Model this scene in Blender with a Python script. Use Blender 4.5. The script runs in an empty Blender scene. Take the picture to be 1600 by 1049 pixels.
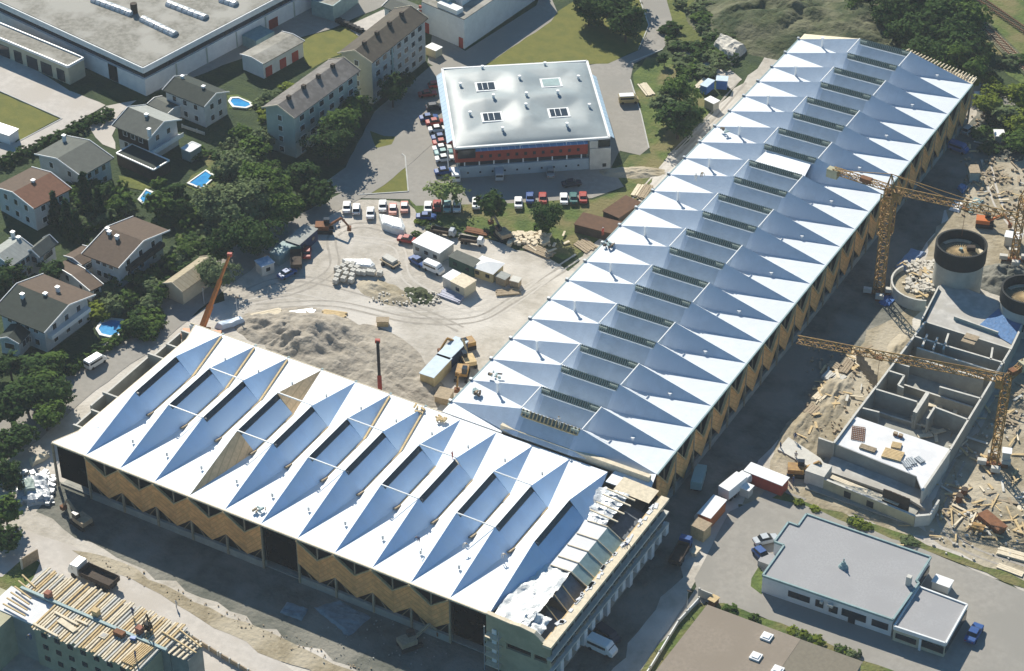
import bpy, bmesh, math, random
from mathutils import Vector, noise
random.seed(7)
R = random.Random(11)
rad = math.radians
S = bpy.context.scene
COL = S.collection

# ---------------------------------------------------------------- camera, sky, sun, exposure
CP = (168.923, -274.2, 260.762); CF = 3597.77; PITCH, YAW, ROLL = 0.6333, -0.5188, -0.0020
fwd = Vector((math.cos(PITCH)*math.sin(YAW), math.cos(PITCH)*math.cos(YAW), -math.sin(PITCH)))
rt0 = Vector((math.cos(YAW), -math.sin(YAW), 0)); up0 = rt0.cross(fwd)
RT = rt0*math.cos(ROLL) + up0*math.sin(ROLL); UP = -rt0*math.sin(ROLL) + up0*math.cos(ROLL)
cam = bpy.data.cameras.new('camera'); camo = bpy.data.objects.new('camera', cam); COL.objects.link(camo)
from mathutils import Matrix
m = Matrix((RT, UP, -fwd)).transposed().to_4x4(); m.translation = Vector(CP); camo.matrix_world = m
cam.sensor_width = 36; cam.lens = CF/1600*36; cam.clip_start = 5; cam.clip_end = 6000
S.camera = camo
AZ = rad(-41.0); EL = rad(36.5)                                   # shadows fall along AZ
W = bpy.data.worlds.new('World'); S.world = W; W.use_nodes = True
nt = W.node_tree; bg = nt.nodes['Background']; sk = nt.nodes.new('ShaderNodeTexSky'); sk.sky_type = 'NISHITA'
sk.sun_disc = False; sk.sun_elevation = EL; sk.sun_rotation = math.pi/2 - (AZ + math.pi)
sk.air_density = 1.0; sk.dust_density = 0.3; sk.ozone_density = 3.0
tint = nt.nodes.new('ShaderNodeMix'); tint.data_type = 'RGBA'; tint.blend_type = 'MULTIPLY'; tint.inputs['Factor'].default_value = 1; tint.inputs['B'].default_value = (.55, 1.12, 1.36, 1)
nt.links.new(sk.outputs[0], tint.inputs['A']); nt.links.new(tint.outputs['Result'], bg.inputs[0]); bg.inputs[1].default_value = 0.05
sun = bpy.data.lights.new('sun', 'SUN'); suno = bpy.data.objects.new('sun', sun); COL.objects.link(suno)
sun.energy = 5.0; sun.angle = rad(0.55); sun.color = (1.0, 0.94, 0.83)
d = Vector((math.cos(AZ)*math.cos(EL), math.sin(AZ)*math.cos(EL), -math.sin(EL)))
suno.rotation_euler = d.to_track_quat('-Z', 'Y').to_euler(); suno.location = (0, 0, 200)
S.view_settings.view_transform = 'Standard'; S.view_settings.look = 'None'; S.view_settings.exposure = 0.62; S.view_settings.gamma = 1
try: S.view_settings.use_curve_mapping = False
except Exception: pass
S.cycles.max_bounces = 6

def at(px, py, z=0.0):
    """point of the horizontal plane z seen at pixel (px,py) of the 1600-wide photograph"""
    r = fwd + RT*((px-800)/CF) - UP*((py-524.5)/CF)
    t = (z-CP[2])/r.z
    return Vector((CP[0]+r.x*t, CP[1]+r.y*t, z))

# ---------------------------------------------------------------- materials
MATS = {}
def mat(name, c, rough=.8, var=.18, scale=.5, c2=None, bump=0, bscale=8, metal=0, spec=.3, stripes=None, c3=None, s3=.06):
    if name in MATS: return MATS[name]
    m = bpy.data.materials.new(name); m.use_nodes = True; n = m.node_tree.nodes; l = m.node_tree.links
    b = n['Principled BSDF']; b.inputs['Roughness'].default_value = rough; b.inputs['Metallic'].default_value = metal
    b.inputs['Specular IOR Level'].default_value = spec
    geo = n.new('ShaderNodeNewGeometry')
    c2 = c2 or tuple(x*(1-var) for x in c)
    nz = n.new('ShaderNodeTexNoise'); nz.inputs['Scale'].default_value = scale; nz.inputs['Detail'].default_value = 7; nz.inputs['Roughness'].default_value = .65
    l.new(geo.outputs['Position'], nz.inputs['Vector'])
    rp = n.new('ShaderNodeMapRange'); rp.inputs['From Min'].default_value = .38; rp.inputs['From Max'].default_value = .62
    l.new(nz.outputs['Fac'], rp.inputs['Value'])
    mx = n.new('ShaderNodeMix'); mx.data_type = 'RGBA'
    mx.inputs['A'].default_value = (*c, 1); mx.inputs['B'].default_value = (*c2, 1); l.new(rp.outputs[0], mx.inputs['Factor'])
    out = mx.outputs['Result']
    if c3:
        n3 = n.new('ShaderNodeTexNoise'); n3.inputs['Scale'].default_value = s3; n3.inputs['Detail'].default_value = 5
        l.new(geo.outputs['Position'], n3.inputs['Vector'])
        r3 = n.new('ShaderNodeMapRange'); r3.inputs['From Min'].default_value = .46; r3.inputs['From Max'].default_value = .60
        l.new(n3.outputs['Fac'], r3.inputs['Value'])
        m3 = n.new('ShaderNodeMix'); m3.data_type = 'RGBA'; l.new(out, m3.inputs['A']); m3.inputs['B'].default_value = (*c3, 1)
        l.new(r3.outputs[0], m3.inputs['Factor']); out = m3.outputs['Result']
    if stripes:                      # (axis vector, period, colour, share)
        ax, per, sc, share = stripes
        dt = n.new('ShaderNodeVectorMath'); dt.operation = 'DOT_PRODUCT'; l.new(geo.outputs['Position'], dt.inputs[0]); dt.inputs[1].default_value = ax
        ml = n.new('ShaderNodeMath'); ml.operation = 'MULTIPLY'; ml.inputs[1].default_value = 1/per; l.new(dt.outputs['Value'], ml.inputs[0])
        fr = n.new('ShaderNodeMath'); fr.operation = 'FRACT'; l.new(ml.outputs[0], fr.inputs[0])
        ls = n.new('ShaderNodeMath'); ls.operation = 'LESS_THAN'; ls.inputs[1].default_value = share; l.new(fr.outputs[0], ls.inputs[0])
        m2 = n.new('ShaderNodeMix'); m2.data_type = 'RGBA'; l.new(out, m2.inputs['A']); m2.inputs['B'].default_value = (*sc, 1)
        l.new(ls.outputs[0], m2.inputs['Factor']); out = m2.outputs['Result']
    l.new(out, b.inputs['Base Color'])
    if bump:
        nb = n.new('ShaderNodeTexNoise'); nb.inputs['Scale'].default_value = bscale; nb.inputs['Detail'].default_value = 6
        l.new(geo.outputs['Position'], nb.inputs['Vector'])
        bp = n.new('ShaderNodeBump'); bp.inputs['Strength'].default_value = 1; bp.inputs['Distance'].default_value = bump
        l.new(nb.outputs['Fac'], bp.inputs['Height']); l.new(bp.outputs[0], b.inputs['Normal'])
    MATS[name] = m; return m

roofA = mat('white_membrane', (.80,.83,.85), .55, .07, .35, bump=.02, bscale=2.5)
roofBs = mat('pale_grey_membrane_lit_tone', (.64,.68,.72), .6, .08, .6, bump=.03, bscale=2, c3=(.60,.63,.665), s3=.15)  # long wing membrane, lighter copy with the sunlight put into its colour
roofB = mat('pale_grey_membrane_shade_tone', (.52,.60,.69), .6, .10, .5, bump=.03, bscale=3, stripes=((1,.05,0),1.9,(.46,.54,.63),.05), c3=(.47,.55,.64), s3=.15)  # same membrane, bluer copy with the near slopes' shade put into its colour
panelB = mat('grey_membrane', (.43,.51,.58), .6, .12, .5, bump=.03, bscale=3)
panelA = mat('white_membrane_blue_shade', (.44,.62,.85), .6, .10, .3, bump=.02, bscale=3, stripes=((.05,1,0),2.1,(.44,.59,.78),.05), c3=(.45,.60,.78), s3=.12)  # white membrane; the blue sky-lit shade of the near slopes is in its colour
brownply = mat('bare_roof_boarding', (.72,.50,.28), .8, .2, 1.2, stripes=((1,.2,0),.9,(.52,.35,.19),.15))
glass = mat('dark_glass', (.025,.03,.035), .15, .3, .3, spec=.6)
glassB = mat('green_grey_glass', (.10,.14,.13), .3, .3, .6)
fin = mat('louvre_grey', (.24,.29,.25), .6)
woodband = mat('larch_boarding', (.84,.43,.155), .75, .28, .9, stripes=((.68,-.68,.73),.72,(.60,.26,.085),.16))
woodband2 = mat('larch_boarding_rising', (.88,.46,.17), .75, .28, .9, stripes=((-.68,.68,.73),.72,(.64,.28,.09),.16))
timber = mat('new_timber', (.62,.46,.24), .8, .25, 1.5)
timber2 = mat('weathered_timber', (.38,.30,.2), .85, .3, 2)
timberw = mat('pale_planks', (.72,.62,.45), .8, .2, 1.5)
conc = mat('concrete', (.36,.355,.31), .85, .22, .5, bump=.02, c3=(.29,.285,.25), s3=.3)
concl = mat('light_concrete', (.58,.56,.50), .85, .18, .7)
dirtyslab = mat('dirty_slab', (.50,.48,.44), .85, .25, .6, c3=(.38,.36,.32), s3=.25)
concw = mat('fresh_slab', (.72,.72,.72), .8, .12, .5, c3=(.62,.62,.62), s3=.25)
concy = mat('ochre_concrete', (.45,.42,.28), .85, .2, .5)
white = mat('white_render', (.74,.75,.74), .8, .10, .6)
whitep = mat('white_paint', (.8,.8,.78), .35, .05, 2)
housew = mat('house_render', (.58,.585,.57), .85, .16, .7, c3=(.50,.50,.48), s3=.35)
creamw = mat('cream_render', (.55,.50,.36), .85, .14, .5)
greyw = mat('grey_green_render', (.42,.46,.40), .85, .15, .5)
redp = mat('red_paint', (.42,.06,.035), .6, .2, 1)
redband = mat('red_facade_panel', (.36,.055,.03), .6, .15, 1)
bluep = mat('blue_paint', (.05,.15,.42), .45, .15, 1)
bluetarp = mat('blue_tarpaulin', (.09,.20,.40), .5, .25, 1.5, bump=.1, bscale=2)
bluegls = mat('blue_roof_glazing', (.10,.24,.46), .25, .15, .5, stripes=((.55,.75,0),1.3,(.3,.42,.6),.1))
palestrip = mat('pale_blue_canopy', (.5,.64,.74), .4, .1, 1, stripes=((.6,-.8,0),1.5,(.3,.4,.5),.1))
tin = mat('zinc_roof', (.29,.33,.335), .5, .14, .35, bump=.02, c3=(.245,.285,.295), s3=.12)
hallroof = mat('weathered_flat_roof', (.29,.275,.235), .9, .3, .9, c2=(.185,.175,.145), c3=(.345,.33,.29), s3=.12)
tileg = mat('dark_green_roof', (.035,.046,.036), .85, .25, 1.2)
tileg2 = mat('grey_green_roof', (.11,.118,.10), .85, .2, 1)
tilebr = mat('brown_roof', (.115,.078,.052), .85, .22, 1.5)
tiler = mat('red_brown_roof', (.17,.075,.04), .85, .25, 1.5)
tilegr = mat('light_grey_roof', (.34,.35,.32), .85, .18, 1, stripes=((.0,1,0),.9,(.26,.27,.25),.15))
eternit = mat('grey_corrugated_roof', (.215,.195,.175), .85, .35, .8, c3=(.14,.125,.11), s3=.5)
eternitd = mat('dark_brown_roof', (.095,.078,.055), .85, .3, .8, c3=(.07,.058,.042), s3=.4)
gravelroof = mat('gravel_roof', (.36,.355,.355), .95, .14, 3, c3=(.32,.315,.315), s3=.2)
brownroof = mat('brown_flat_roof', (.27,.225,.175), .9, .15, 1.5, c3=(.235,.195,.15), s3=.15)
tealm = mat('weathered_metal', (.25,.36,.36), .6, .2, 1)
black = mat('bitumen', (.018,.02,.018), .8, .3, 1)
tyre = mat('tyre_rubber', (.02,.02,.02), .9)
darkw = mat('dark_timber', (.07,.05,.035), .85, .3, 1)
yellow = mat('crane_yellow', (.40,.235,.06), .6, .35, 1.2, c2=(.24,.13,.045))
orange = mat('crane_orange', (.55,.17,.03), .5, .25, 1)
rust = mat('rusty_steel', (.22,.09,.035), .8, .35, 1.2)
steel = mat('galvanised_steel', (.42,.45,.47), .45, .2, 1.2, metal=.4)
plastic = mat('silver_sheeting', (.55,.58,.60), .3, .3, 1, bump=.25, bscale=1.1, spec=.5)
plasticw = mat('white_sheeting', (.76,.77,.74), .35, .15, 1, bump=.25, bscale=1.0, spec=.5)
skin = mat('skin', (.45,.28,.2), .6); cloth_b = mat('work_blue', (.06,.09,.18), .9); cloth_w = mat('pale_shirt', (.6,.58,.55), .9); cloth_r = mat('red_shirt', (.45,.08,.05), .9)
water = mat('pool_water', (.05,.33,.62), .08, .2, .5, c2=(.03,.22,.50), spec=.5)
poolrim = mat('pool_rim', (.72,.72,.68), .6)
stone = mat('pale_rubble', (.60,.56,.48), .9, .3, 2)
# ground
g_dark = mat('garden_ground', (.02,.038,.012), .95, .4, .25, c2=(.04,.062,.016), bump=.25, bscale=1.5)
g_field = mat('meadow', (.16,.17,.035), .95, .4, .12, c2=(.07,.09,.02), bump=.3, bscale=1.0, c3=(.10,.115,.025), s3=.05)
g_lawn = mat('lawn', (.155,.15,.03), .95, .3, .4, c2=(.115,.125,.025), bump=.06, bscale=4)
g_lawnd = mat('rough_grass', (.11,.145,.03), .95, .4, .35, c2=(.06,.095,.02), bump=.3, bscale=1.5, c3=(.17,.15,.06), s3=.12)
g_dirt = mat('site_gravel', (.47,.43,.37), .95, .3, .5, c2=(.37,.335,.28), bump=.12, bscale=1.6, c3=(.55,.51,.45), s3=.07)
g_mud = mat('site_mud', (.15,.15,.125), .95, .4, .35, c2=(.095,.10,.08), bump=.25, bscale=1.2, c3=(.22,.21,.175), s3=.08)
g_ochre = mat('site_clay', (.34,.29,.20), .95, .35, .5, c2=(.24,.20,.13), bump=.25, bscale=1.2, c3=(.40,.35,.26), s3=.1)
g_asph = mat('asphalt_pale', (.31,.29,.255), .95, .14, .8, c3=(.265,.25,.22), s3=.08, bump=.01)
g_road = mat('dusty_concrete_road', (.52,.48,.43), .95, .15, .6, c3=(.45,.41,.36), s3=.12, bump=.02)
g_kerb = mat('kerb_stone', (.5,.5,.47), .9)
g_sand = mat('sand_heap', (.36,.32,.26), .95, .3, .5, c2=(.26,.23,.185), bump=.5, bscale=.8)
g_bank = mat('scrub_bank', (.075,.085,.035), .95, .5, .3, c2=(.025,.042,.013), bump=.6, bscale=.8, c3=(.125,.125,.07), s3=.12)
bark = mat('bark', (.07,.05,.035), .9)

def leafmat(name, a, b):
    m = bpy.data.materials.new(name); m.use_nodes = True; n = m.node_tree.nodes; l = m.node_tree.links
    p = n['Principled BSDF']; p.inputs['Roughness'].default_value = .85; p.inputs['Specular IOR Level'].default_value = .08
    geo = n.new('ShaderNodeNewGeometry'); nz = n.new('ShaderNodeTexNoise'); nz.inputs['Scale'].default_value = .7; nz.inputs['Detail'].default_value = 4
    l.new(geo.outputs['Position'], nz.inputs['Vector'])
    ri = n.new('ShaderNodeMath'); ri.operation = 'MULTIPLY_ADD'; ri.inputs[1].default_value = .45
    l.new(geo.outputs['Random Per Island'], ri.inputs[0]); l.new(nz.outputs['Fac'], ri.inputs[2])
    rp = n.new('ShaderNodeMapRange'); rp.inputs['From Min'].default_value = .4; rp.inputs['From Max'].default_value = 1.0; l.new(ri.outputs[0], rp.inputs['Value'])
    mx = n.new('ShaderNodeMix'); mx.data_type = 'RGBA'; mx.inputs['A'].default_value = (*a,1); mx.inputs['B'].default_value = (*b,1)
    l.new(rp.outputs[0], mx.inputs['Factor']); l.new(mx.outputs['Result'], p.inputs['Base Color'])
    tr = n.new('ShaderNodeBsdfTranslucent'); l.new(mx.outputs['Result'], tr.inputs['Color']); ms = n.new('ShaderNodeMixShader'); ms.inputs[0].default_value = .2
    o = n['Material Output']; l.new(p.outputs[0], ms.inputs[1]); l.new(tr.outputs[0], ms.inputs[2]); l.new(ms.outputs[0], o.inputs[0])
    return m
LF = {'dark': leafmat('leaf_dark_green', (.020,.048,.012), (.055,.10,.020)), 'mid': leafmat('leaf_mid_green', (.038,.08,.014), (.105,.165,.028)),
      'olive': leafmat('leaf_olive', (.065,.10,.038), (.16,.20,.085)), 'yellow': leafmat('leaf_yellow_green', (.09,.13,.012), (.20,.24,.03)),
      'conifer': leafmat('needle_green', (.014,.038,.012), (.035,.07,.018)), 'light': leafmat('leaf_light_green', (.13,.18,.06), (.24,.30,.09))}

# ---------------------------------------------------------------- mesh helpers
class MB:
    def __init__(s): s.v = []; s.f = []
    def add(s, vs, fs):
        o = len(s.v); s.v += [tuple(v) for v in vs]; s.f += [tuple(o+i for i in f) for f in fs]; return s
    def quad(s, *p): return s.add(p, [tuple(range(len(p)))])
    def box(s, c, size, rz=0, tilt=None):
        hx, hy, hz = [q/2 for q in size]; ca, sa = math.cos(rz), math.sin(rz); vs = []
        for x in (-hx, hx):
            for y in (-hy, hy):
                for z in (-hz, hz):
                    vs.append((c[0]+x*ca-y*sa, c[1]+x*sa+y*ca, c[2]+z))
        return s.add(vs, [(0,1,3,2),(4,6,7,5),(0,4,5,1),(2,3,7,6),(0,2,6,4),(1,5,7,3)])
    def prism(s, pts, z0, z1):
        n = len(pts); vs = [(p[0],p[1],z0) for p in pts]+[(p[0],p[1],z1) for p in pts]
        return s.add(vs, [tuple(range(n-1,-1,-1)), tuple(range(n,2*n))]+[(i,(i+1)%n,n+(i+1)%n,n+i) for i in range(n)])
    def bar(s, a, b, w, h=None):
        a = Vector(a); b = Vector(b); h = h or w; d = (b-a); 
        if d.length < 1e-6: return s
        d.normalize(); u = Vector((0,0,1)) if abs(d.z) < .95 else Vector((1,0,0))
        r = d.cross(u).normalized()*w/2; t = r.cross(d).normalized()*h/2; vs = []
        for p in (a, b): vs += [p-r-t, p+r-t, p+r+t, p-r+t]
        return s.add(vs, [(3,2,1,0),(4,5,6,7),(0,1,5,4),(1,2,6,5),(2,3,7,6),(3,0,4,7)])
    def cyl(s, c, r, h, n=12, r2=None, cap=True):
        r2 = r if r2 is None else r2
        vs = [(c[0]+r*math.cos(2*math.pi*i/n), c[1]+r*math.sin(2*math.pi*i/n), c[2]) for i in range(n)]+[(c[0]+r2*math.cos(2*math.pi*i/n), c[1]+r2*math.sin(2*math.pi*i/n), c[2]+h) for i in range(n)]
        fs = [(i,(i+1)%n,n+(i+1)%n,n+i) for i in range(n)]
        if cap: fs += [tuple(range(n-1,-1,-1)), tuple(range(n,2*n))]
        return s.add(vs, fs)
    def slab(s, pts, th):            # thick sheet through any planar points, thickness downwards
        n = len(pts); p = [Vector(q) for q in pts]; vs = p+[q-Vector((0,0,th)) for q in p]
        return s.add(vs, [tuple(range(n)), tuple(range(2*n-1,n-1,-1))]+[(i,(i+1)%n,n+(i+1)%n,n+i) for i in range(n)])
    def build(s, name, mt, parent=None, smooth=False, local=False):
        o3 = Vector((0,0,0))
        if parent is not None and not local:
            p = parent
            while p is not None: o3 += p.location; p = p.parent
        me = bpy.data.meshes.new(name); me.from_pydata([(v[0]-o3.x, v[1]-o3.y, v[2]-o3.z) for v in s.v], [], s.f)
        me.materials.append(mt); me.validate(); me.update()
        bm = bmesh.new(); bm.from_mesh(me); bmesh.ops.recalc_face_normals(bm, faces=bm.faces); bm.to_mesh(me); bm.free()
        if smooth:
            for q in me.polygons: q.use_smooth = True
        ob = bpy.data.objects.new(name, me); COL.objects.link(ob)
        if parent is not None: ob.parent = parent
        return ob

def thing(name, label, cat, loc=(0,0,0), group=None, rz=0):
    o = bpy.data.objects.new(name, None); COL.objects.link(o); o.empty_display_size = .5
    o.location = loc; o.rotation_euler = (0,0,rz); o['label'] = label; o['category'] = cat
    if group: o['group'] = group
    return o
def tag(o, label=None, cat=None, group=None, kind=None):
    if label: o['label'] = label
    if cat: o['category'] = cat
    if group: o['group'] = group
    if kind: o['kind'] = kind
    return o
def copy_tree(o, parent=None):
    c = o.copy(); COL.objects.link(c)
    if parent is not None: c.parent = parent
    for ch in [q for q in ALLCH.get(o.name, [])]: copy_tree(ch, c)
    return c
ALLCH = {}
def reg(root):
    def rec(o):
        ALLCH[o.name] = list(o.children)
        for q in o.children: rec(q)
    bpy.context.view_layer.update(); rec(root); return root
def place(o, loc, rz=0, label=None, group=None, scale=None):
    o.location = loc; o.rotation_euler = (0,0,rz)
    if label: o['label'] = label
    if group: o['group'] = group
    if scale: o.scale = scale
    return o
def paint(o, name, mt):
    for ch in o.children:
        if ch.name.split('.')[0] == name: ch.material_slots[0].link = 'OBJECT'; ch.material_slots[0].material = mt

def ragged(pts, jit, step=3.0):
    out = []; n = len(pts)
    for i in range(n):
        a = pts[i]; b = pts[(i+1)%n]; L = (b-a).length; k = max(1, int(L/step)); nn = Vector((-(b-a).y, (b-a).x, 0)).normalized()
        for j in range(k):
            p = a.lerp(b, j/k); out.append(p + nn*(0 if j == 0 and jit < .3 else R.uniform(-jit, jit)))
    return out
ZL = [0.02]
def sheet(name, px, mt, jit=0.0, step=3.0, kind='structure', lift=.003):
    ZL[0] += lift; z = ZL[0]
    pts = [at(x, y, 0) for x, y in px]
    if jit: pts = ragged(pts, jit, step)
    mb = MB(); mb.quad(*[(p.x, p.y, z) for p in pts]); o = mb.build(name, mt)
    if o.data.polygons and o.data.polygons[0].normal.z < 0: o.data.flip_normals()
    return tag(o, kind=kind)

# ---------------------------------------------------------------- ground and its surfaces
mb = MB(); mb.quad((-850,-650,0),(850,-650,0),(850,1250,0),(-850,1250,0)); tag(mb.build('ground', g_dark), kind='structure')
sheet('meadow_ground', [(1020,-40),(1210,-40),(1150,60),(1110,95),(1075,80),(1050,60),(1045,20)], g_field, 1.0)
sheet('meadow_ground', [(1560,-30),(1700,-30),(1700,60),(1600,15)], g_field, .6)
sheet('rough_grass', [(640,300),(925,312),(975,292),(960,265),(985,245),(1014,240),(1000,180),(985,115),(1010,90),(1060,90),(1120,180),(1060,230),(1010,290),(985,330),(930,380),(880,405),(780,375),(650,345)], g_lawnd, .8)
sheet('site_ground', [(-60,640),(60,645),(110,620),(240,515),(290,505),(345,470),(372,400),(450,345),(540,312),(638,318),(660,346),(720,362),(830,395),(890,425),(930,380),(985,330),(1030,262),(1090,200),(1160,130),(1200,85),(1245,55),(1300,45),(1420,70),(1540,110),(1570,180),(1620,230),(1700,260),(1700,960),(1600,925),(1450,850),(1230,790),(1160,790),(1080,930),(1000,1080),(960,1120),(-60,1120)], g_dirt, .8)
sheet('site_ground', [(1025,770),(1100,700),(1230,540),(1330,410),(1460,250),(1560,130),(1600,200),(1610,240),(1560,300),(1480,330),(1430,420),(1440,470),(1330,600),(1250,640),(1200,700),(1160,760),(1100,790),(1060,900),(900,1120),(560,1120),(600,1060),(450,1000),(120,840),(60,800),(85,745),(300,820),(760,1000),(900,1010)], g_mud, 1.0)
sheet('site_ground', [(1400,1000),(1700,1000)] and [(1480,330),(1540,260),(1640,240),(1700,260),(1700,960),(1600,920),(1470,855),(1440,820),(1500,720),(1590,560),(1610,470),(1560,430),(1440,420)], g_ochre, 1.2)
sheet('site_ground', [(1160,790),(1230,690),(1300,590),(1360,520),(1440,470),(1400,560),(1300,700),(1280,740),(1440,820),(1470,850),(1330,810),(1250,790)], g_ochre, 1.0)
sheet('rough_grass', [(640,312),(925,314),(975,300),(1000,300),(975,335),(930,374),(900,398),(880,405),(840,388),(760,372),(700,360),(655,345)], g_lawnd, .5)
# asphalt round the vaulted-roof hall
sheet('asphalt_yard', [(560,300),(640,235),(700,170),(676,120),(690,90),(740,125),(800,128),(905,105),(960,95),(1000,78),(1014,40),(1000,10),(985,-40),(1030,-40),(1050,30),(1048,60),(1035,78),(990,100),(985,125),(1002,180),(1014,232),(1000,243),(968,236),(955,262),(975,292),(925,310),(800,318),(650,322),(640,312),(560,310),(530,310)], g_asph, 0)
sheet('asphalt_yard', [(676,50),(727,80),(838,9),(852,-25),(872,22),(862,38),(745,110),(700,118),(668,98)], g_asph, 0)
sheet('asphalt_yard', [(585,175),(672,104),(700,100),(700,170),(690,215),(640,235),(560,300),(480,305),(540,262)], g_asph, .2)
sheet('lawn', [(578,205),(600,213),(618,214),(612,226),(588,232)], g_lawn, .1)
sheet('lawn', [(555,303),(628,242),(633,245),(638,300),(560,306)], g_lawn, .1)
sheet('lawn', [(744,112),(861,34),(872,18),(900,0),(905,-30),(985,-30),(1012,30),(1014,42),(998,78),(950,100),(760,106)], g_lawn, .25)
sheet('lawn', [(470,60),(540,42),(562,60),(534,84),(486,108),(476,95)], g_lawn, .3)
sheet('asphalt_yard', [(541,42),(600,15),(605,25),(560,57)], g_road, 0)
sheet('rough_grass', [(1528,-30),(1700,-30),(1700,140),(1625,150),(1575,118),(1535,60)], g_lawnd, .8)
sheet('lawn', [(-30,130),(0,146),(92,186),(27,222),(-30,200)], g_lawn, .2)
sheet('concrete_yard', [(-40,60),(0,75),(108,142),(155,160),(165,165),(118,192),(0,255),(-40,262),(-40,225),(27,223),(30,221),(97,186),(0,142),(-40,126)], g_road, .1)
sheet('concrete_yard', [(165,165),(215,158),(190,175),(180,190),(178,235),(150,215),(140,200)], g_road, .6)
sheet('concrete_yard', [(330,60),(560,-30),(640,-30),(600,10),(520,45),(470,60),(330,110),(240,145),(230,135)], g_asph, .3)
sheet('footpath', [(1045,72),(1055,66),(1130,105),(1160,125),(1140,140),(1100,112)], g_dirt, .6)
# streets
sheet('street', [(-60,745),(-60,690),(0,655),(60,628),(120,570),(240,480),(290,440),(350,400),(400,360),(480,330),(560,290),(600,262),(680,180),(690,215),(600,290),(520,335),(420,400),(330,470),(260,530),(150,610),(60,690)], g_asph, .25)
sheet('street', [(-60,800),(0,815),(60,835),(115,855),(180,890),(400,1000),(470,1060),(480,1120),(250,1120),(120,960),(-60,890)], g_road, .35)
sheet('street', [(1100,1120),(960,1120),(1000,1049),(1060,960),(1130,850),(1200,760),(1260,780),(1230,800),(1150,870),(1060,1010)], g_asph, .2)
sheet('lawn', [(0,900),(40,870),(60,880),(30,950),(-30,980),(-30,900)], g_lawnd, .6)
# car park in the lower right
sheet('car_park', [(1140,800),(1210,770),(1255,790),(1330,812),(1450,862),(1600,925),(1700,965),(1700,1130),(1440,1130),(1400,1060),(1180,960),(1120,950),(1092,935),(1085,905)], g_asph, .1)
sheet('lawn', [(1225,768),(1260,785),(1450,850),(1600,907),(1700,945),(1700,965),(1600,922),(1450,862),(1255,792),(1205,778)], g_lawnd, .5)
sheet('lawn', [(1086,950),(1095,942),(1105,948),(1020,1060),(980,1100),(960,1100),(1030,1010)], g_lawnd, .35)
sheet('lawn', [(1105,945),(1130,945),(1250,985),(1345,1030),(1430,1060),(1360,1060),(1230,995)], g_lawnd, .35)
sheet('lawn', [(1174,905),(1186,885),(1195,900),(1190,930),(1173,917)], g_lawnd, .1)
sheet('verge', [(115,858),(190,880),(330,950),(470,1010),(580,1060),(560,1080),(430,1030),(250,930),(150,880)], g_ochre, .7)
# kerb lines (real steps)
def kerb(px, w=.25, h=.12):
    mb = MB(); P = [at(*p) for p in px]
    for a, b in zip(P, P[1:]): mb.bar(a+Vector((0,0,h/2+.05)), b+Vector((0,0,h/2+.05)), w, h)
    tag(mb.build('kerb', g_kerb), kind='structure')
kerb([(985,125),(1002,180),(1014,232)]); kerb([(560,305),(638,300),(633,245),(628,241)]); kerb([(985,98),(1035,78)]); kerb([(985,-40),(1014,40),(998,78)])
kerb([(0,143),(97,186),(27,223)])

# wheel tracks worn into the gravel
g_track = mat('packed_gravel', (.52,.48,.42), .95, .12, 1.2); g_track2 = mat('damp_gravel', (.375,.34,.29), .95, .2, 1.0)
TK = [0]
def track(px, mt, w=.5, gauge=1.7):
    P = [at(*p) for p in px]; Q = []
    for i in range(len(P)-1):                       # Catmull-Rom through the points
        a = P[max(i-1,0)]; b = P[i]; c = P[i+1]; d_ = P[min(i+2,len(P)-1)]
        for k in range(8):
            t = k/8; Q.append(.5*((2*b)+(c-a)*t+(2*a-5*b+4*c-d_)*t*t+(3*b-a-3*c+d_)*t**3))
    Q.append(P[-1]); zt = .046+TK[0]; TK[0] += .001; mb = MB()
    for side in (-1, 1):
        vs = []
        for i, q in enumerate(Q):
            d_ = (Q[min(i+1,len(Q)-1)]-Q[max(i-1,0)]).normalized(); n = Vector((-d_.y,d_.x,0)); ww = w*R.uniform(.6,1.2)/2
            c = q+n*side*gauge/2; vs += [(*(c-n*ww).xy, zt), (*(c+n*ww).xy, zt)]
        mb.add(vs, [(2*i,2*i+1,2*i+3,2*i+2) for i in range(len(Q)-1)])
    tag(mb.build('wheel_track', mt), kind='structure')
for pts_, m_ in (([(370,478),(450,462),(540,480),(640,492),(760,478),(870,425)],g_track),([(375,470),(460,455),(520,420),(520,370),(570,352),(640,372)],g_track2),([(400,480),(520,475),(640,500),(740,500),(800,470),(880,420)],g_track2),
                 ([(500,345),(540,370),(620,385),(640,440),(740,490)],g_track),([(380,460),(430,440),(500,440),(640,480),(720,515)],g_track2),([(760,500),(820,460),(860,430),(905,400)],g_track),
                 ([(1500,720),(1470,790),(1500,850),(1600,890)],g_track2),([(1540,250),(1560,320),(1600,370)],g_track),([(1150,150),(1100,200),(1040,262),(985,322)],g_track),([(1160,128),(1110,185),(1050,245)],g_track2)):
    track(pts_, m_)
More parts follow.
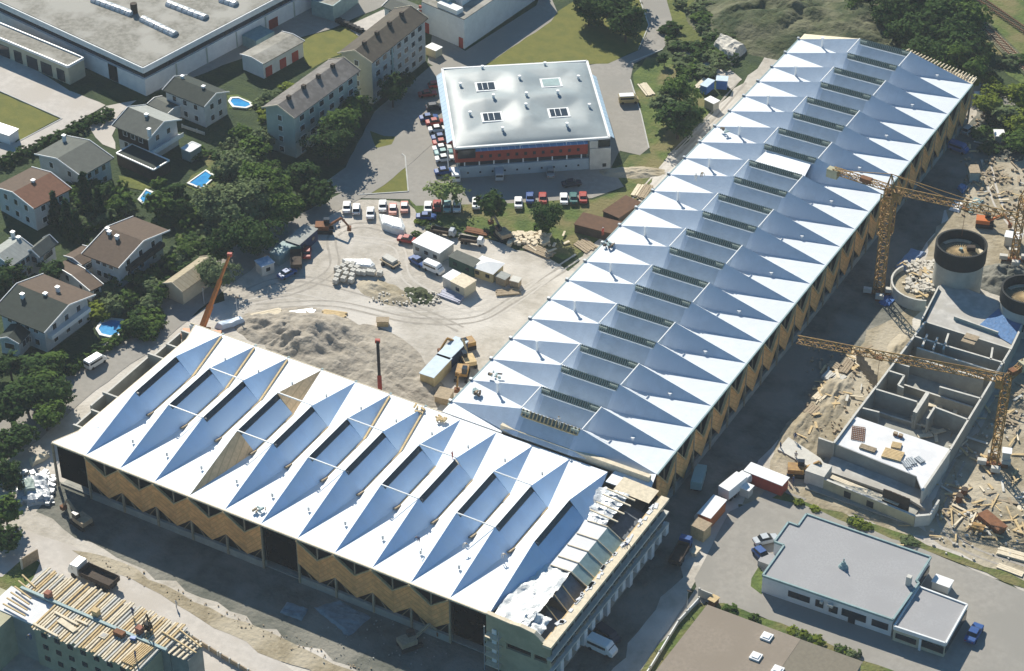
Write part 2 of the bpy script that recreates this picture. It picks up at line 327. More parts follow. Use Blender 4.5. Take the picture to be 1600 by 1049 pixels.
# ---------------------------------------------------------------- mounds (terrain)
def mound(name, cx, cy, rx, ry, h, rz, mt, seed, n=44, rough=.35):
    mb = MB(); c = at(cx, cy); vs = []; fs = []
    for j in range(n+1):
        for i in range(n+1):
            u = i/n*2-1; v = j/n*2-1; r = math.sqrt(u*u+v*v); e = max(0, 1-r)
            nz = noise.fractal(Vector((u*2.2+seed, v*2.2, seed)), .8, 2.1, 5)
            z = h*min(1, e*1.5)*(.75+rough*nz*1.6) if e > 0 else 0
            z = z - .15
            x = u*rx; y = v*ry; vs.append((c.x+x*math.cos(rz)-y*math.sin(rz), c.y+x*math.sin(rz)+y*math.cos(rz), z))
    for j in range(n):
        for i in range(n):
            a = j*(n+1)+i; fs.append((a,a+1,a+n+2,a+n+1))
    mb.add(vs, fs); return tag(mb.build(name, mt, smooth=True), kind='structure')
mound('sand_heap', 505, 535, 15, 9, 3.2, -.3, g_sand, 1.3)
mound('sand_heap', 430, 515, 9, 6, 2.0, .1, g_sand, 4.1)
mound('sand_heap', 590, 570, 16, 9, 1.8, -.5, g_sand, 7.7)
mound('sand_heap', 640, 600, 10, 6, 1.4, -.4, g_sand, 9.2)
mound('sand_heap', 460, 540, 6, 5, 2.4, .4, g_sand, 2.2)
mound('earth_bank', 600, 458, 8, 4, .8, -.2, g_ochre, 5.5)
mound('earth_bank', 655, 462, 4.5, 3, 1.0, -.2, g_bank, 6.5)
mound('scrub_hill', 1290, 40, 34, 20, 6.0, .3, g_bank, 3.3)
mound('scrub_hill', 1200, 30, 18, 14, 4.5, .6, g_bank, 8.3)
mound('scrub_hill', 1390, 65, 16, 16, 4.0, .9, g_bank, 12.3)
mound('gravel_heap', 1577, 440, 8, 6, 3, .2, g_mud, 2.9)
mound('gravel_heap', 1420, 555, 5, 9, 1.6, .2, g_ochre, 5.9)
mound('gravel_heap', 1250, 680, 4, 12, 1.0, .1, g_ochre, 15.9)
mound('gravel_heap', 1300, 620, 4, 12, 1.2, .1, g_ochre, 1.9)
mound('earth_bank', 990, 270, 9, 3, .8, .5, g_ochre, 11.1)
mound('earth_bank', 1560, 790, 12, 6, .8, -.3, g_ochre, 10.5)

# ---------------------------------------------------------------- the folded-roof halls
H, HR, HV, B = 9.92, 13.9, 10.35, 7.2
VF, SF = .44, .085
def hall(kind, P3, n, bay, width, t0, t1, parent, slmat, tri_l, tri_r, panelm):
    """P3(s,t,z) -> world. One ridge per bay line, valley just past it."""
    for j in range(n):
        s = j*bay; sv = s+VF*bay; sn = s+bay
        E0 = P3(s,0,H); E1 = P3(s,width,H); R0 = P3(s,t0,HR); R1 = P3(s,t1,HR); V0 = P3(sv,t0,HV); V1 = P3(sv,t1,HV)
        bare_f = kind == 'A' and j == 3; bare_b = kind == 'A' and j == 3
        def slab(name, pts, mt, th=.18):
            return MB().slab(pts, th).build(name, mt, parent)
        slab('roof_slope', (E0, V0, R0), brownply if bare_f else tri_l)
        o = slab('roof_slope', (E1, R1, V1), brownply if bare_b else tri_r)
        if bare_f: 
            pass
        # skylight strip high on the near slope
        a = .10; S0 = P3(s+SF*bay,t0,HR-.8); S1 = P3(s+SF*bay,t1,HR-.8)
        e = .35
        G0 = P3(s+.02,t0+e,HR-.03); G1 = P3(s+.02,t1-e,HR-.03); g0 = P3(s+SF*bay,t0+e,HR-.8); g1 = P3(s+SF*bay,t1-e,HR-.8)
        sk = MB().slab((G0,G1,g1,g0), .1).build('skylight', slmat, parent)
        if kind == 'B':
            f = MB(); nf = 26 if j < 21 else 15
            for k in range(nf+1):
                tt = t0+e+(t1-t0-2*e)*k/nf
                f.bar(P3(s-.02,tt,HR+.10), P3(s+SF*bay+.12,tt,HR-.9), .16, .35)
            f.build('louvre', fin if j < 21 else timber, sk)['kind'] = 'stuff'
            MB().bar(P3(s+SF*bay+.1,t0,HR-1.0), P3(s+SF*bay+.1,t1,HR-1.0), .2, .2).build('skylight_sill', whitep if j < 21 else timber, sk)
            for tt in (t0+1.0, t1-1.0):
                MB().box(P3(s+.25,tt,HR-.35), (1.6,.5,.55) ).build('end_louvre', fin, sk)
        # lower near slope
        i = .9 if kind == 'B' else .0
        A0 = P3(s+.02,t0+i,HR-.25-(.75 if 1 else 0)); 
        P0 = P3(s+SF*bay,t0+i,HR-.98); P1 = P3(s+SF*bay,t1-i,HR-.98)
        if kind == 'B' and j == 7: MB().slab((P0,P1,P3(s+bay*.88,t1-.2,HV+2.1),P3(s+bay*.88,t0+.2,HV+2.1)),.15).build('roof_panel', roofA, parent)
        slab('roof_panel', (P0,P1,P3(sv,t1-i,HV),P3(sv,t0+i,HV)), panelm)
        if kind == 'B':
            slab('roof_cheek', (R0,P0,P3(sv,t0+i,HV),V0), tri_l); slab('roof_cheek', (R1,V1,P3(sv,t1-i,HV),P1), tri_r)
        else:
            MB().bar(P3(s+.3,t0,HR-.5), P3(s+.3,t0+.35,HR-.5), .6).build('skylight_end', slmat, sk)
        # back slope rising to the next ridge
        if j < n-1:
            Rn0 = P3(sn,t0,HR); Rn1 = P3(sn,t1,HR); En0 = P3(sn,0,H); En1 = P3(sn,width,H)
        else:
            if kind == 'A': continue
            Rn0 = P3(sn,t0,HR); Rn1 = P3(sn,t1,HR); En0 = P3(sn,0,H); En1 = P3(sn,width,H); continue
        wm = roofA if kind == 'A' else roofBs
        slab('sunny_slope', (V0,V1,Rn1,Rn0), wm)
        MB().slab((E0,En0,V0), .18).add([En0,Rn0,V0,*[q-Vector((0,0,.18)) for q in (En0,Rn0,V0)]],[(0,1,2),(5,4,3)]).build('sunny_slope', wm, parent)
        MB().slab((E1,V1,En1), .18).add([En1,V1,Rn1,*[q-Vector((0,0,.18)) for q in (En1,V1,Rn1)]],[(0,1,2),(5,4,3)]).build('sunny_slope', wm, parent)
        if (j % 2 == 1 if kind == 'A' else j % 2 == 0):
            for tt in (t0-.15, t1+.15):
                MB().bar(P3(s,tt,HR+.02), P3(sn,tt,HR+.02), .16, .22).build('tie_beam', whitep, parent)
        if kind == 'A':
            MB().bar(P3(sv+.06,t0,HV+.12), P3(sv+.06,t1,HV+.12), .12, .3).build('valley_board', timber, parent)
            if j in (0,1,2,5,6): MB().bar(P3(sv+.05,t1,HV+.12), P3(s+.4,width-.8,H+.2), .28, .3).build('valley_board', timber, parent)
            q = P3(sv,t0-.5,HV+.15); MB().slab((q+Vector((-.55,-.6,.0)), q+Vector((.25,-.8,.55)), q+Vector((.6,.5,.5)), q+Vector((-.2,.7,.0))), .3).build('valley_saddle', timber2, parent)
        # small vents
        if kind == 'B':
            if j % 2 == 0:
                q = P3(s+1.1,5.9,H+.9); MB().cyl(q-Vector((0,0,.8)),.22,2.3,8).cyl(q+Vector((0,0,1.5)),.4,.15,8).build('vent_pipe', whitep, parent)
                q = P3(s+1.3,width-7.6,H+.7); MB().cyl(q-Vector((0,0,.6)),.22,.7,8).cyl(q+Vector((0,0,.1)),.38,.16,8).build('roof_vent', whitep, parent)
        else:
            q = P3(s-2.0,6.4,H+1.3); MB().cyl(q-Vector((0,0,.9)),.2,.8,8).cyl(q-Vector((0,0,.1)),.3,.12,8).build('roof_vent', steel, parent)
            q = P3(s-1.6,width-7.0,H+1.6); MB().cyl(q-Vector((0,0,.9)),.18,.8,8).build('roof_vent', steel, parent)

BA, XF, YF, YG = 7.2908, -54.356, -43.85, -3.51
hallA = thing('exhibition_hall_wing', 'front hall wing with white folded roof, smooth dark skylight strips and zigzag timber facade', 'hall', (-54.3,-43.8,0))
X1 = XF+BA
PA = lambda s,t,z: Vector((X1+s, YF+t, z))
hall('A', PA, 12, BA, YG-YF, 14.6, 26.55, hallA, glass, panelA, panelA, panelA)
# first plain slope at the left end
L0, L1, L2, L3 = Vector((XF,YF,H)), Vector((-52.3,-39.2,H)), Vector((-51.9,-8,H)), Vector((-53.2,YG,H))
f = MB(); 
for tri in ((L0,PA(0,0,H),L1),(PA(0,0,H),PA(0,14.6,HR),L1),(PA(0,14.6,HR),PA(0,26.55,HR),L1),(PA(0,26.55,HR),L2,L1),(PA(0,26.55,HR),PA(0,YG-YF,H),L2),(PA(0,YG-YF,H),L3,L2)): f.slab(tri,.15)
f.build('sunny_slope', roofA, hallA)
for p,q in ((L0,L1),(L1,L2),(L2,L3)): MB().bar(p-Vector((.05,0,.12)),q-Vector((.05,0,.12)),.22,.3).build('eave_board', timberw, hallA)
def zigzag_front(Q, n, bay, parent, gaps, zm=6.4, bh=5.0, k=.35, pk=.3):
    """Q(s,d,z): s along the wall, d outward."""
    for j in range(n):
        s0 = j*bay; s1 = s0+bay; sm = s0+bay/2
        MB().bar(Q(s0,.12,H-.12), Q(s1,.12,H-.12), .25, .3).build('eave_board', timberw if gaps else tealm, parent)
        MB().bar(Q(s0,.08,.2), Q(s0,.08,H-.3), .35, .35).build('post', timber2, parent)
        gd = -.95 if j in gaps else -.5
        MB().slab((Q(s0,gd,9.6),Q(s1,gd,9.6),Q(s1,gd,1.3),Q(s0,gd,1.3)),.01).build('facade_glazing', glass if j in gaps else mat('facade_grey_glass',(.085,.10,.105),.45,.3,.4), parent)
        if j in gaps:
            MB().slab((Q(s0,-.5,.3),Q(s1,-.5,.3),Q(s1,-.9,.3),Q(s0,-.9,.3)),.2).build('threshold', conc, parent); continue
        MB().prism([Q(s0,.05,0),Q(s1,.05,0),Q(s1,-.8,0),Q(s0,-.8,0)], 0, 1.45).build('plinth', conc, parent)
        for (a, za, da), (b, zb, db), mt in (((s0,9.72,pk),(sm,zm,-k),woodband),((sm,zm,-k),(s1,9.72,pk),woodband2)):
            th = .2; f = MB(); vs = [Q(a,da,za),Q(b,db,zb),Q(b,db,zb-bh),Q(a,da,za-bh)]; vb = [Q(a,da-th,za),Q(b,db-th,zb),Q(b,db-th,zb-bh),Q(a,da-th,za-bh)]
            f.add(vs+vb, [(0,1,2,3),(7,6,5,4),(0,4,5,1),(1,5,6,2),(2,6,7,3),(3,7,4,0)]).build('timber_panel', mt, parent)
            MB().bar(Q(a,da+.05,za+.06),Q(b,db+.05,zb+.06),.5,.16).build('panel_capping', timber, parent)
        MB().bar(Q(sm,-.3,zm),Q(sm,-.3,H-.3),.2,.2).build('mullion', timber2, parent)
        for dx in (-.3,.3): MB().bar(Q(s0 if dx > 0 else s1,-.4,4.6),Q((s0 if dx > 0 else s1)+dx*bay,-.4,1.45),.14,.14).build('brace', timber2, parent)
zigzag_front(lambda s,d,z: Vector((XF+s, YF-d, z)), 12, BA, hallA, (0,6,11))
# interior floor, back and side walls of the wing
MB().prism([(XF+.3,YF+1,0),(XF+87,YF+1,0),(XF+87,YG-.4,0),(XF+.3,YG-.4,0)], .0, .25).build('floor_slab', conc, hallA)
MB().prism([(XF,YG-.35,0),(X1+3*BA,YG-.35,0),(X1+3*BA,YG-.05,0),(XF,YG-.05,0)], 0, H-.25).build('back_wall', white, hallA)
MB().prism([(X1+3*BA+.01,YG-.35,0),(XF+54,YG-.35,0),(XF+54,YG-.05,0),(X1+3*BA+.01,YG-.05,0)], 0, H-.25).build('back_wall', timberw, hallA)
MB().prism([(-52.2,YF+3,0),(-51.9,YF+3,0),(-51.7,YG-.4,0),(-52.0,YG-.4,0)], 0, H-.3).build('side_wall', conc, hallA)
MB().bar((XF,YG+.08,H-.1),(XF+54.4,YG+.08,H-.1),.2,.3).build('eave_board', timberw, hallA)
for j in range(1,8):
    MB().bar((XF+j*BA,YG+.2,0.1),(XF+j*BA,YG+.2,H+.1),.4).build('post', tealm, hallA)
# concrete annexe with open cells on the left side
ann = thing('concrete_annexe', 'roofless concrete cells with pale wall tops along the left side of the front wing', 'annexe', (-57.5,-24,0))
za = 9.3
def wallbox(parent, a, b, z0, z1, th, mt, name='wall'):
    a = Vector((a[0],a[1],0)); b = Vector((b[0],b[1],0)); d = (b-a).normalized(); n = Vector((-d.y,d.x,0))*th/2
    w = MB().prism([a-n,b-n,b+n,a+n], z0, z1-.06).build(name, mt, parent)
    MB().prism([a-n*1.15,b-n*1.15,b+n*1.15,a+n*1.15], z1-.06, z1).build('wall_top', concl, w)
    return w
xo = -56.2
wallbox(ann,(xo,-27.4),(xo,-14.2),0,za-.9,.3,conc); wallbox(ann,(xo+1.3,-37.5),(xo+1.3,-32),0,za-.6,.3,conc); wallbox(ann,(xo+.4,-31.5),(xo+.4,-27.6),0,za-.3,.3,conc)
wallbox(ann,(xo+1.2,-13.9),(xo+1.2,-6),0,za-.3,.3,conc)
for y, x in ((-32.6,xo+1.4),(-27.5,xo),(-14.2,xo),(-10.2,xo+1.2),(-37.5,xo+1.3),(-5.5,xo+1.2)): wallbox(ann,(x,y),(-52.25,y),0,za,.3,conc)
MB().prism([(xo,-37,0),(-52.3,-37,0),(-52.3,-6,0),(xo,-6,0)], 0, 1.2).build('floor_slab', conc, ann)

# long wing B
hallB = thing('exhibition_hall_wing', 'very long rear hall wing, folded roof with comb-like louvre strips down its middle', 'hall', (40.6,0,0))
WB = 40.63; YB = 21*B
PB = lambda s,t,z: Vector((t, YB-s, z))
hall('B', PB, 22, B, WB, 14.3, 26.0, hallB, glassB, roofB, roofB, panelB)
# last back slopes at near end and far-end strip
MB().slab((PB(-.0,0,H),PB(0,14.3,HR),PB(0,26,HR),PB(0,WB,H),PB(-3.0,WB,H),PB(-2.8,26,HV),PB(-2.8,14.3,HV),PB(-2.8,0,H)),.2).build('sunny_slope', timberw, hallB)
for k in range(22):
    t = 24.5+k*.75; MB().bar(PB(-1.0,t,H+3.2-(t-24.5)*.2),PB(-3.6,t,H+2.4-(t-24.5)*.16),.16,.3).build('rafter', timberw, hallB)
zigzag_front(lambda s,d,z: Vector((WB+d, YB-s, z)), 21, B, hallB, (), 5.5, 4.3, -.2, .15)
MB().prism([(0,-.3,0),(.3,-.3,0),(.3,YB,0),(0,YB,0)], 0, H-.25).build('side_wall', white, hallB)
MB().prism([(.35,YB-.3,0),(WB-1,YB-.3,0),(WB-1,YB,0),(.35,YB,0)], 0, H-.1).build('end_wall', timber2, hallB)
MB().bar((-.12,-1,H-.1),(-.12,YB,H-.1),.25,.3).build('eave_board', tealm, hallB)
for j in range(22): MB().box((-.25,YB-j*B,H+.1),(.5,.5,.6)).build('eave_bracket', steel, hallB)
# blank upstand between wings
MB().box((12+14,-2.2,H+.35),(29,.9,1.5)).build('junction_beam', timberw, hallB)
MB().slab(((0,-.1,H),(0,-3.2,H),(12,-3.2,H),(12,-.1,H)),.2).build('roof_deck', roofA, hallB)
MB().slab(((40.6,-.1,H),(34,-2.5,H),(34,-6,H),(42,-6,H)),.2).build('roof_deck', roofA, hallB)
for j in (0,):  # unfinished skylight with timber frames at the near end
    pass

# ---------------------------------------------------------------- end block at the right of the front wing
eb = thing('end_block', 'unfinished concrete end block with long white parapet and plastic sheets on its roof', 'building block', (39,-45,0))
MB().prism([(33.3,-45.2,0),(45.0,-45.2,0),(45.0,-44.8,0),(33.3,-44.8,0)], 0, 5.4).build('gable_wall', concy, eb)
f = MB(); prof = [(33.4,11.2),(37.7,11.0),(39.6,11.2),(42.1,10.9),(43.6,9.7),(45.0,9.4)]
f.add([(x,-45.25,z) for x,z in prof]+[(x,-44.7,z) for x,z in prof]+[(x,-45.25,6.6) for x,z in prof]+[(x,-44.7,6.6) for x,z in prof],
      [(i,i+1,7+i,6+i) for i in range(5)]+[(i,i+12,i+13,i+1) for i in range(5)]+[(i+6,i+7,i+19,i+18) for i in range(5)]+[(i+12,i+18,i+19,i+13) for i in range(5)]).build('gable_wall', concy, eb)
f = MB()
for (xa,za_),(xb,zb_) in zip(prof,prof[1:]): f.bar((xa,-45.0,za_+.12),(xb,-45.0,zb_+.12),.75,.2)
f.build('coping', timberw, eb)
MB().box((35,-44.95,6),(3.0,.4,1.3)).build('gable_wall', concy, eb)
for x in (33.45,36.8,41.8,44.7): MB().bar((x,-45.1,5.3),(x,-45.1,6.7),.5).build('pier', concy, eb)
MB().slab(((33.5,-44.2,5.3),(44.7,-44.2,5.3),(44.7,-44.2,6.7),(33.5,-44.2,6.7)),.02).build('opening', glass, eb)
for k in range(4): 
    MB().box((35.0,-45.9,1.5+k*2.0),(2.6,1.2,.12)).build('scaffold_deck', timberw, eb); MB().box((35.0,-45.5,2.2+k*2.0),(.8,.15,1.0)).build('wall_patch', whitep, eb)
for x in (33.7,36.3): MB().bar((x,-46.4,0),(x,-46.4,9.6),.12).build('scaffold_pole', steel, eb)
# east wall: storeys of windows
MB().prism([(44.2,-44.7,0),(44.6,-44.7,0),(44.6,-5.0,0),(44.2,-5.0,0)], 0, 9.2).build('side_wall', conc, eb)
MB().box((44.6,-25.2,9.65),(1.5,41.2,.5)).build('parapet', timberw, eb)
MB().box((43.7,-25.2,9.2),(.3,40.4,1.0)).build('parapet_upstand', timber, eb)
MB().box((45.0,-25.2,7.0),(.9,41,.35)).build('ledge', concl, eb)
MB().box((45.3,-25.2,4.6),(.6,41,.3)).build('ledge', concl, eb)
for k in range(15):
    y = -43.4+k*2.65
    w = MB().box((44.66,y,8.2),(.12,1.9,1.5)).build('window', glass, eb)
    w = MB().box((44.66,y,5.8),(.12,1.9,1.7)).build('window', glass, eb)
    MB().box((45.0,y+1.3,3.3 if k%3 else 2.6),(.9,1.1,2.2 if k%3 else 3.2)).build('wall_patch', concw, eb)
    MB().box((44.66,y,2.9),(.12,1.4,2.0)).build('window', glass, eb)
# roof deck
def strip(px0, px1, ya, yb, za_, zb_, mt, name, wrinkle=0, n=26, m=10):
    f = MB(); vs = []; fs = []
    for j in range(n+1):
        for i in range(m+1):
            x = px0+(px1-px0)*i/m; y = ya+(yb-ya)*j/n; z = za_+(zb_-za_)*i/m
            if wrinkle: z += wrinkle*(noise.fractal(Vector((x*.6,y*.6,3)),.8,2,4)); x += wrinkle*.5*noise.noise(Vector((x,y,9)))
            vs.append((x,y,z))
    for j in range(n):
        for i in range(m): a = j*(m+1)+i; fs.append((a,a+1,a+m+2,a+m+1))
    return f.add(vs,fs).build(name, mt, eb, smooth=bool(wrinkle))
strip(33.9,40.3,-30,-17.2,10.6,10.9,concw,'roof_deck'); strip(40.3,43.3,-30,-17.2,10.9,9.0,tealm,'roof_flank')
for y in (-29.9,-27.4,-24.2,-21,-17.3): MB().bar((36.5,y,10.85),(40.3,y,11.05),.14).bar((40.3,y,11.05),(43.2,y,9.15),.14).build('batten', timberw, eb)
strip(34.0,40.3,-44.6,-30.05,10.5,10.9,plasticw,'plastic_sheet',.55); strip(40.3,43.2,-36,-30.05,10.6,8.2,mat('dark_sheeting',(.16,.18,.20),.5,.3,1),'roof_flank')
strip(40.0,43.2,-44.6,-36,8.3,8.0,mat('dark_sheeting',(.16,.18,.20),.5,.3,1),'roof_flank'); strip(39.0,42.6,-44.5,-40.5,10.8,10.3,plasticw,'plastic_sheet',.9,14,10)
strip(34.0,39.6,-17.1,-8.0,10.4,10.7,plastic,'plastic_sheet',.45); strip(39.6,43.2,-17.1,-8.2,8.6,8.0,mat('dark_sheeting',(.16,.18,.20),.5,.3,1),'roof_flank')
strip(36.5,43.2,-8.0,-4.2,10.7,10.4,timberw,'roof_deck')
for y in (-15.4,-13.1,-10.8,-9.2): MB().bar((35.8,y+.3,11.2),(41.3,y-.2,11.25),.25,.2).build('batten', timberw, eb)
for y in (-33,-35.6,-38.4): MB().bar((40.3,y,10.7),(43.2,y-.8,8.9),.14).build('batten', timber, eb)
f = MB(); 
for k in range(40): f.box((44.0+R.uniform(-.3,.3),-44.5+R.uniform(0,39),9.95),(R.uniform(.2,.7),R.uniform(.3,1.6),.08),R.uniform(-.3,.3))
f.build('loose_coping', concw, eb)['kind'] = 'stuff'

# ---------------------------------------------------------------- generic buildings
def rectpx(FL, FR, BR, z):
    a = at(*FL, z); b = at(*FR, z); c = at(*BR, z); u = (b-a).normalized(); v = Vector((-u.y,u.x,0))
    if (c-b).dot(v) < 0: v = -v
    return a, u, v, (b-a).length, (c-b).dot(v)
def windows(parent, p0, u, L, out, zs, n, w, h, margin=1.0, frame=whitep, skip=(), pane=glass, name='window'):
    ang = math.atan2(u.y, u.x)
    for zi, z in enumerate(zs):
        for k in range(n):
            if (zi,k) in skip: continue
            c = p0+u*(margin+(L-2*margin)*((k+.5)/n))+out*.02; c.z = z
            f = MB().box(c,(w+.24,.14,h+.24),ang).build(name, frame, parent)
            MB().box(c+out*.05,(w,.12,h),ang).build('pane', pane, f)
def chimney(parent, px, z, h=1.2, w=.6, mt=white):
    p = at(*px, z); o = MB().box((p.x,p.y,z-h/2+.2),(w,w,h+.6)).build('chimney', mt, parent)
    MB().box((p.x,p.y,z+.55),(w*1.3,w*1.3,.15)).build('chimney_cap', whitep, o)
def gable(name, label, FL, FR, BR, z, rise, ridge='u', over=.7, roofm=tilebr, roofm2=None, wallm=None, chim=(), cat='house', storeys=2, nw=(3,2), ridge_at=.5, gable_m=None):
    wallm = housew if wallm in (None, white) and cat == 'house' else (wallm or white)
    a,u,v,L,D = rectpx(FL,FR,BR,z)
    t = thing(name, label, cat, (a+u*L/2+v*D/2)*1.0-Vector((0,0,z)))
    if ridge == 'v': a, u, v, L, D = a, v, u, D, L      # ridge along v
    r = ridge_at; up = Vector((0,0,rise)); th = Vector((0,0,.22))
    a0, a1 = a, a+u*L; b0, b1 = a+v*D*r+up, a+u*L+v*D*r+up; c0, c1 = a+v*D, a+u*L+v*D
    MB().slab((a0,a1,b1,b0),.22).build('roof_slope', roofm, t); MB().slab((b0+v*.01,b1+v*.01,c1,c0),.22).build('roof_slope', roofm2 or roofm, t)
    # bargeboards
    for p,q,s_ in ((a0,b0,-1),(b0,c0,-1),(a1,b1,1),(b1,c1,1)): MB().bar(p+u*s_*.05,q+u*s_*.05,.12,.3).build('bargeboard', timberw if wallm not in (white, housew) else whitep, t)
    o = over; k = o/(D*r)*rise; A = a+u*o+v*o; A1 = a+u*(L-o)+v*o; C = a+u*o+v*(D-o); C1 = a+u*(L-o)+v*(D-o)
    def g(p,z_): return Vector((p.x,p.y,z_))
    zt = z+k-.28; RB = a+u*o+v*D*r; RB1 = a+u*(L-o)+v*D*r; zr = z+rise-.26
    MB().add([g(A,0),g(A1,0),g(A1,zt),g(A,zt),g(C,0),g(C1,0),g(C1,zt),g(C,zt),g(RB,zr),g(RB1,zr)],[(0,1,2,3),(5,4,7,6),(4,0,3,8,7),(1,5,6,9,2)]).build('wall', wallm, t)
    zs = [z-1.3-2.8*i for i in range(storeys) if z-1.3-2.8*i > .8]
    windows(t, A, u, L-2*o, -v, zs, nw[0], 1.0, 1.2); windows(t, A1, v, D-2*o, u, zs, nw[1], 1.0, 1.2)
    if gable_m is None: windows(t, A, v, D-2*o, -u, zs, nw[1], 1.0, 1.2)
    windows(t, C, u, L-2*o, v, zs, nw[0], 1.0, 1.2)
    for c in chim: chimney(t, c, z+rise*.9)
    return t, (A,u,v,L-2*o,D-2*o)
def flatblock(name, label, FL, FR, BR, z, wallm, roofm, cat='building', edge=whitep, eh=.35, base=0):
    a,u,v,L,D = rectpx(FL,FR,BR,z); t = thing(name, label, cat, (a+u*L/2+v*D/2)-Vector((0,0,z-base)))
    P = [a,a+u*L,a+u*L+v*D,a+v*D]
    MB().prism(P,base,z-.1).build('wall', wallm, t); 
    Q = [a+(u+v)*.12,a+u*(L-.12)+v*.12,a+u*(L-.12)+v*(D-.12),a+u*.12+v*(D-.12)]
    MB().prism(Q,z-.1,z).build('roof', roofm, t)
    for p,q in zip(P,P[1:]+P[:1]): MB().bar(p+Vector((0,0,.02)),q+Vector((0,0,.02)),.28,eh).build('parapet', edge, t)
    return t,(a,u,v,L,D)

# big industrial hall, upper left
u1 = Vector((1,0,0)); H1a = at(223.5,104,7.6)
t = thing('factory_hall', 'large flat-roofed factory hall with barrel rooflights in the upper left corner', 'factory', (H1a.x-25,H1a.y+25,0))
dx = Vector((-.985,.172,0)); dy = Vector((.172,.985,0))
LX, LY = 75, 66
Pp = [H1a, H1a+dy*LY, H1a+dy*LY+dx*LX, H1a+dx*LX]
MB().prism([(p.x,p.y) for p in Pp], 7.0, 7.55).build('roof', hallroof, t)
e0 = [H1a+dx*-.5+dy*-.5, H1a+dy*LY-dx*.5, H1a+dy*LY+dx*LX, H1a+dx*LX-dy*.5]
f = MB(); 
for p,q in ((e0[0],e0[3]),(e0[0],e0[1])): f.bar(Vector((p.x,p.y,6.95)),Vector((q.x,q.y,6.95)),.3,1.4)
f.build('fascia', white, t)
q = [H1a+dx*.6+dy*.6, H1a+dy*LY+dx*.6, H1a+dy*LY+dx*LX, H1a+dx*LX+dy*.6]
MB().prism([(p.x,p.y) for p in q], 4.2, 7.0).build('window_band', glass, t)
q = [H1a, H1a+dy*LY, H1a+dy*LY+dx*LX, H1a+dx*LX]
MB().prism([(p.x,p.y) for p in q], 0, 4.2).build('wall', white, t)
MB().slab(tuple(H1a+dx*a_+dy*-.03+Vector((0,0,b_-7.6)) for a_,b_ in ((9,4.15),(12,4.15),(12,.1),(9,.1))),.02).build('gate', glass, t)
MB().slab(tuple(H1a+dy*a_-dx*.06+Vector((0,0,b_-7.6)) for a_,b_ in ((39,2.6),(42,2.6),(42,.1),(39,.1))),.02).build('door', redp, t)
for k in range(1,7):
    p = H1a+dy*k*9.5-dx*.08; MB().bar(Vector((p.x,p.y,0)),Vector((p.x,p.y,4.1)),.25).build('downpipe', greyw, t)
MB().box((*(H1a-dx*2.6+dy*33).xy,1.4),(4.5,6,2.8),math.atan2(dx.y,dx.x)).build('side_shed', tealm, t)
def barrel(pa, pb, z=7.55, rr=1.1):
    a = at(*pa,z+.6); b = at(*pb,z+.6); a.z = b.z = z; d_ = (b-a); n = max(2,int(d_.length/1.5)); 
    rl = MB(); d1 = d_.normalized(); nn = Vector((-d1.y,d1.x,0))
    base = MB().slab((a-nn*rr,b-nn*rr,b+nn*rr,a+nn*rr),.1).build('rooflight', hallroof, t)
    for k in range(n):
        p = a+d_*(k+.06)/n; q = a+d_*(k+.94)/n; f = MB(); vs = []
        for P_ in (p,q):
            for i in range(7):
                an = math.pi*i/6; vs.append(P_+nn*rr*math.cos(an)+Vector((0,0,rr*.9*math.sin(an))))
        f.add(vs,[(i,i+1,i+8,i+7) for i in range(6)]+[(0,1,2,3,4,5,6),(13,12,11,10,9,8,7)]).build('rooflight_segment', plastic, base)
barrel((145,-3),(207,20)); barrel((222,27),(274,52)); barrel((262,3),(322,26)); barrel((345,-3),(369,5))
p = at(210,20,7.6); MB().cyl(p,.8,2.4,10).build('roof_vent', darkw, t)
# annexe block in front of it
t,(a,u,v,L,D) = flatblock('factory_annexe', 'low ochre annexe with dark openings beside the big factory hall', (-30,48),(106,105),(132,92), 4.6, creamw, hallroof, 'annexe', whitep, .6)
for k in range(6):
    MB().box(a+u*(L-2.6-k*4.6)-v*.06+Vector((0,0,-2.9)),(3.4 if k%3 else 2.4,.2,2.9),math.atan2(u.y,u.x)).build('opening', glass, t)
# garage with red doors
t,(A,u,v,L,D) = gable('garage', 'small white garage with three red doors and weathered grey roof', (411,100.5),(476,64.5),(441,49), 4.0, .5, 'u', .3, hallroof, hallroof, white, cat='garage', storeys=0, nw=(0,0))
for k in (1.6,6.2,10.2): 
    if k < L-1: c = A+u*k-v*.06; MB().box((c.x,c.y,1.3),(2.0,.14,2.4),math.atan2(u.y,u.x)).build('door', redp, t)
# white hall at the top
a = at(725,31,7.6)
t = thing('white_hall', 'tall white hall with red doors and rooftop units at the top edge', 'hall', (-72,126,0))
MB().prism([(-71.9,125.8),(-69,158),(-89,161),(-84.9,128.4)],0,7.5).build('wall', white, t)
MB().prism([(-71.9,125.8),(-69,158),(-89,161),(-84.9,128.4)],7.5,7.7).build('roof', hallroof, t)
MB().prism([(-75.5,131),(-73.5,158),(-80,159),(-80.5,131.6)],7.7,10.0).build('roof_block', whitep, t)
for x,y in ((-78.6,128.6),(-75.6,128.0)): MB().box((x,y,8.2),(3.0,2.2,1.3),-.2).build('rooftop_unit', whitep, t)
MB().box((-79.6,130.6,8.8),(4,2.4,1.6),-.2).build('rooftop_unit', tealm, t)
def wallpt(p,q,k,z): p=Vector(p);q=Vector(q);r=p.lerp(q,k); return (r.x,r.y,z)
for k,h_ in ((.12,2.6),(.92,2.6)): MB().box(wallpt((-71.9,125.75),(-84.9,128.35),1-k,h_/2),(1.2,.2,h_),-.2).build('door', redp, t)
MB().box((-68.9,157.6,1.6),(.2,1.6,3.2),0).build('door', redp, t)
MB().box((-85.3,128.4,4),(.6,.4,5),-.2).build('flue', redp, t)
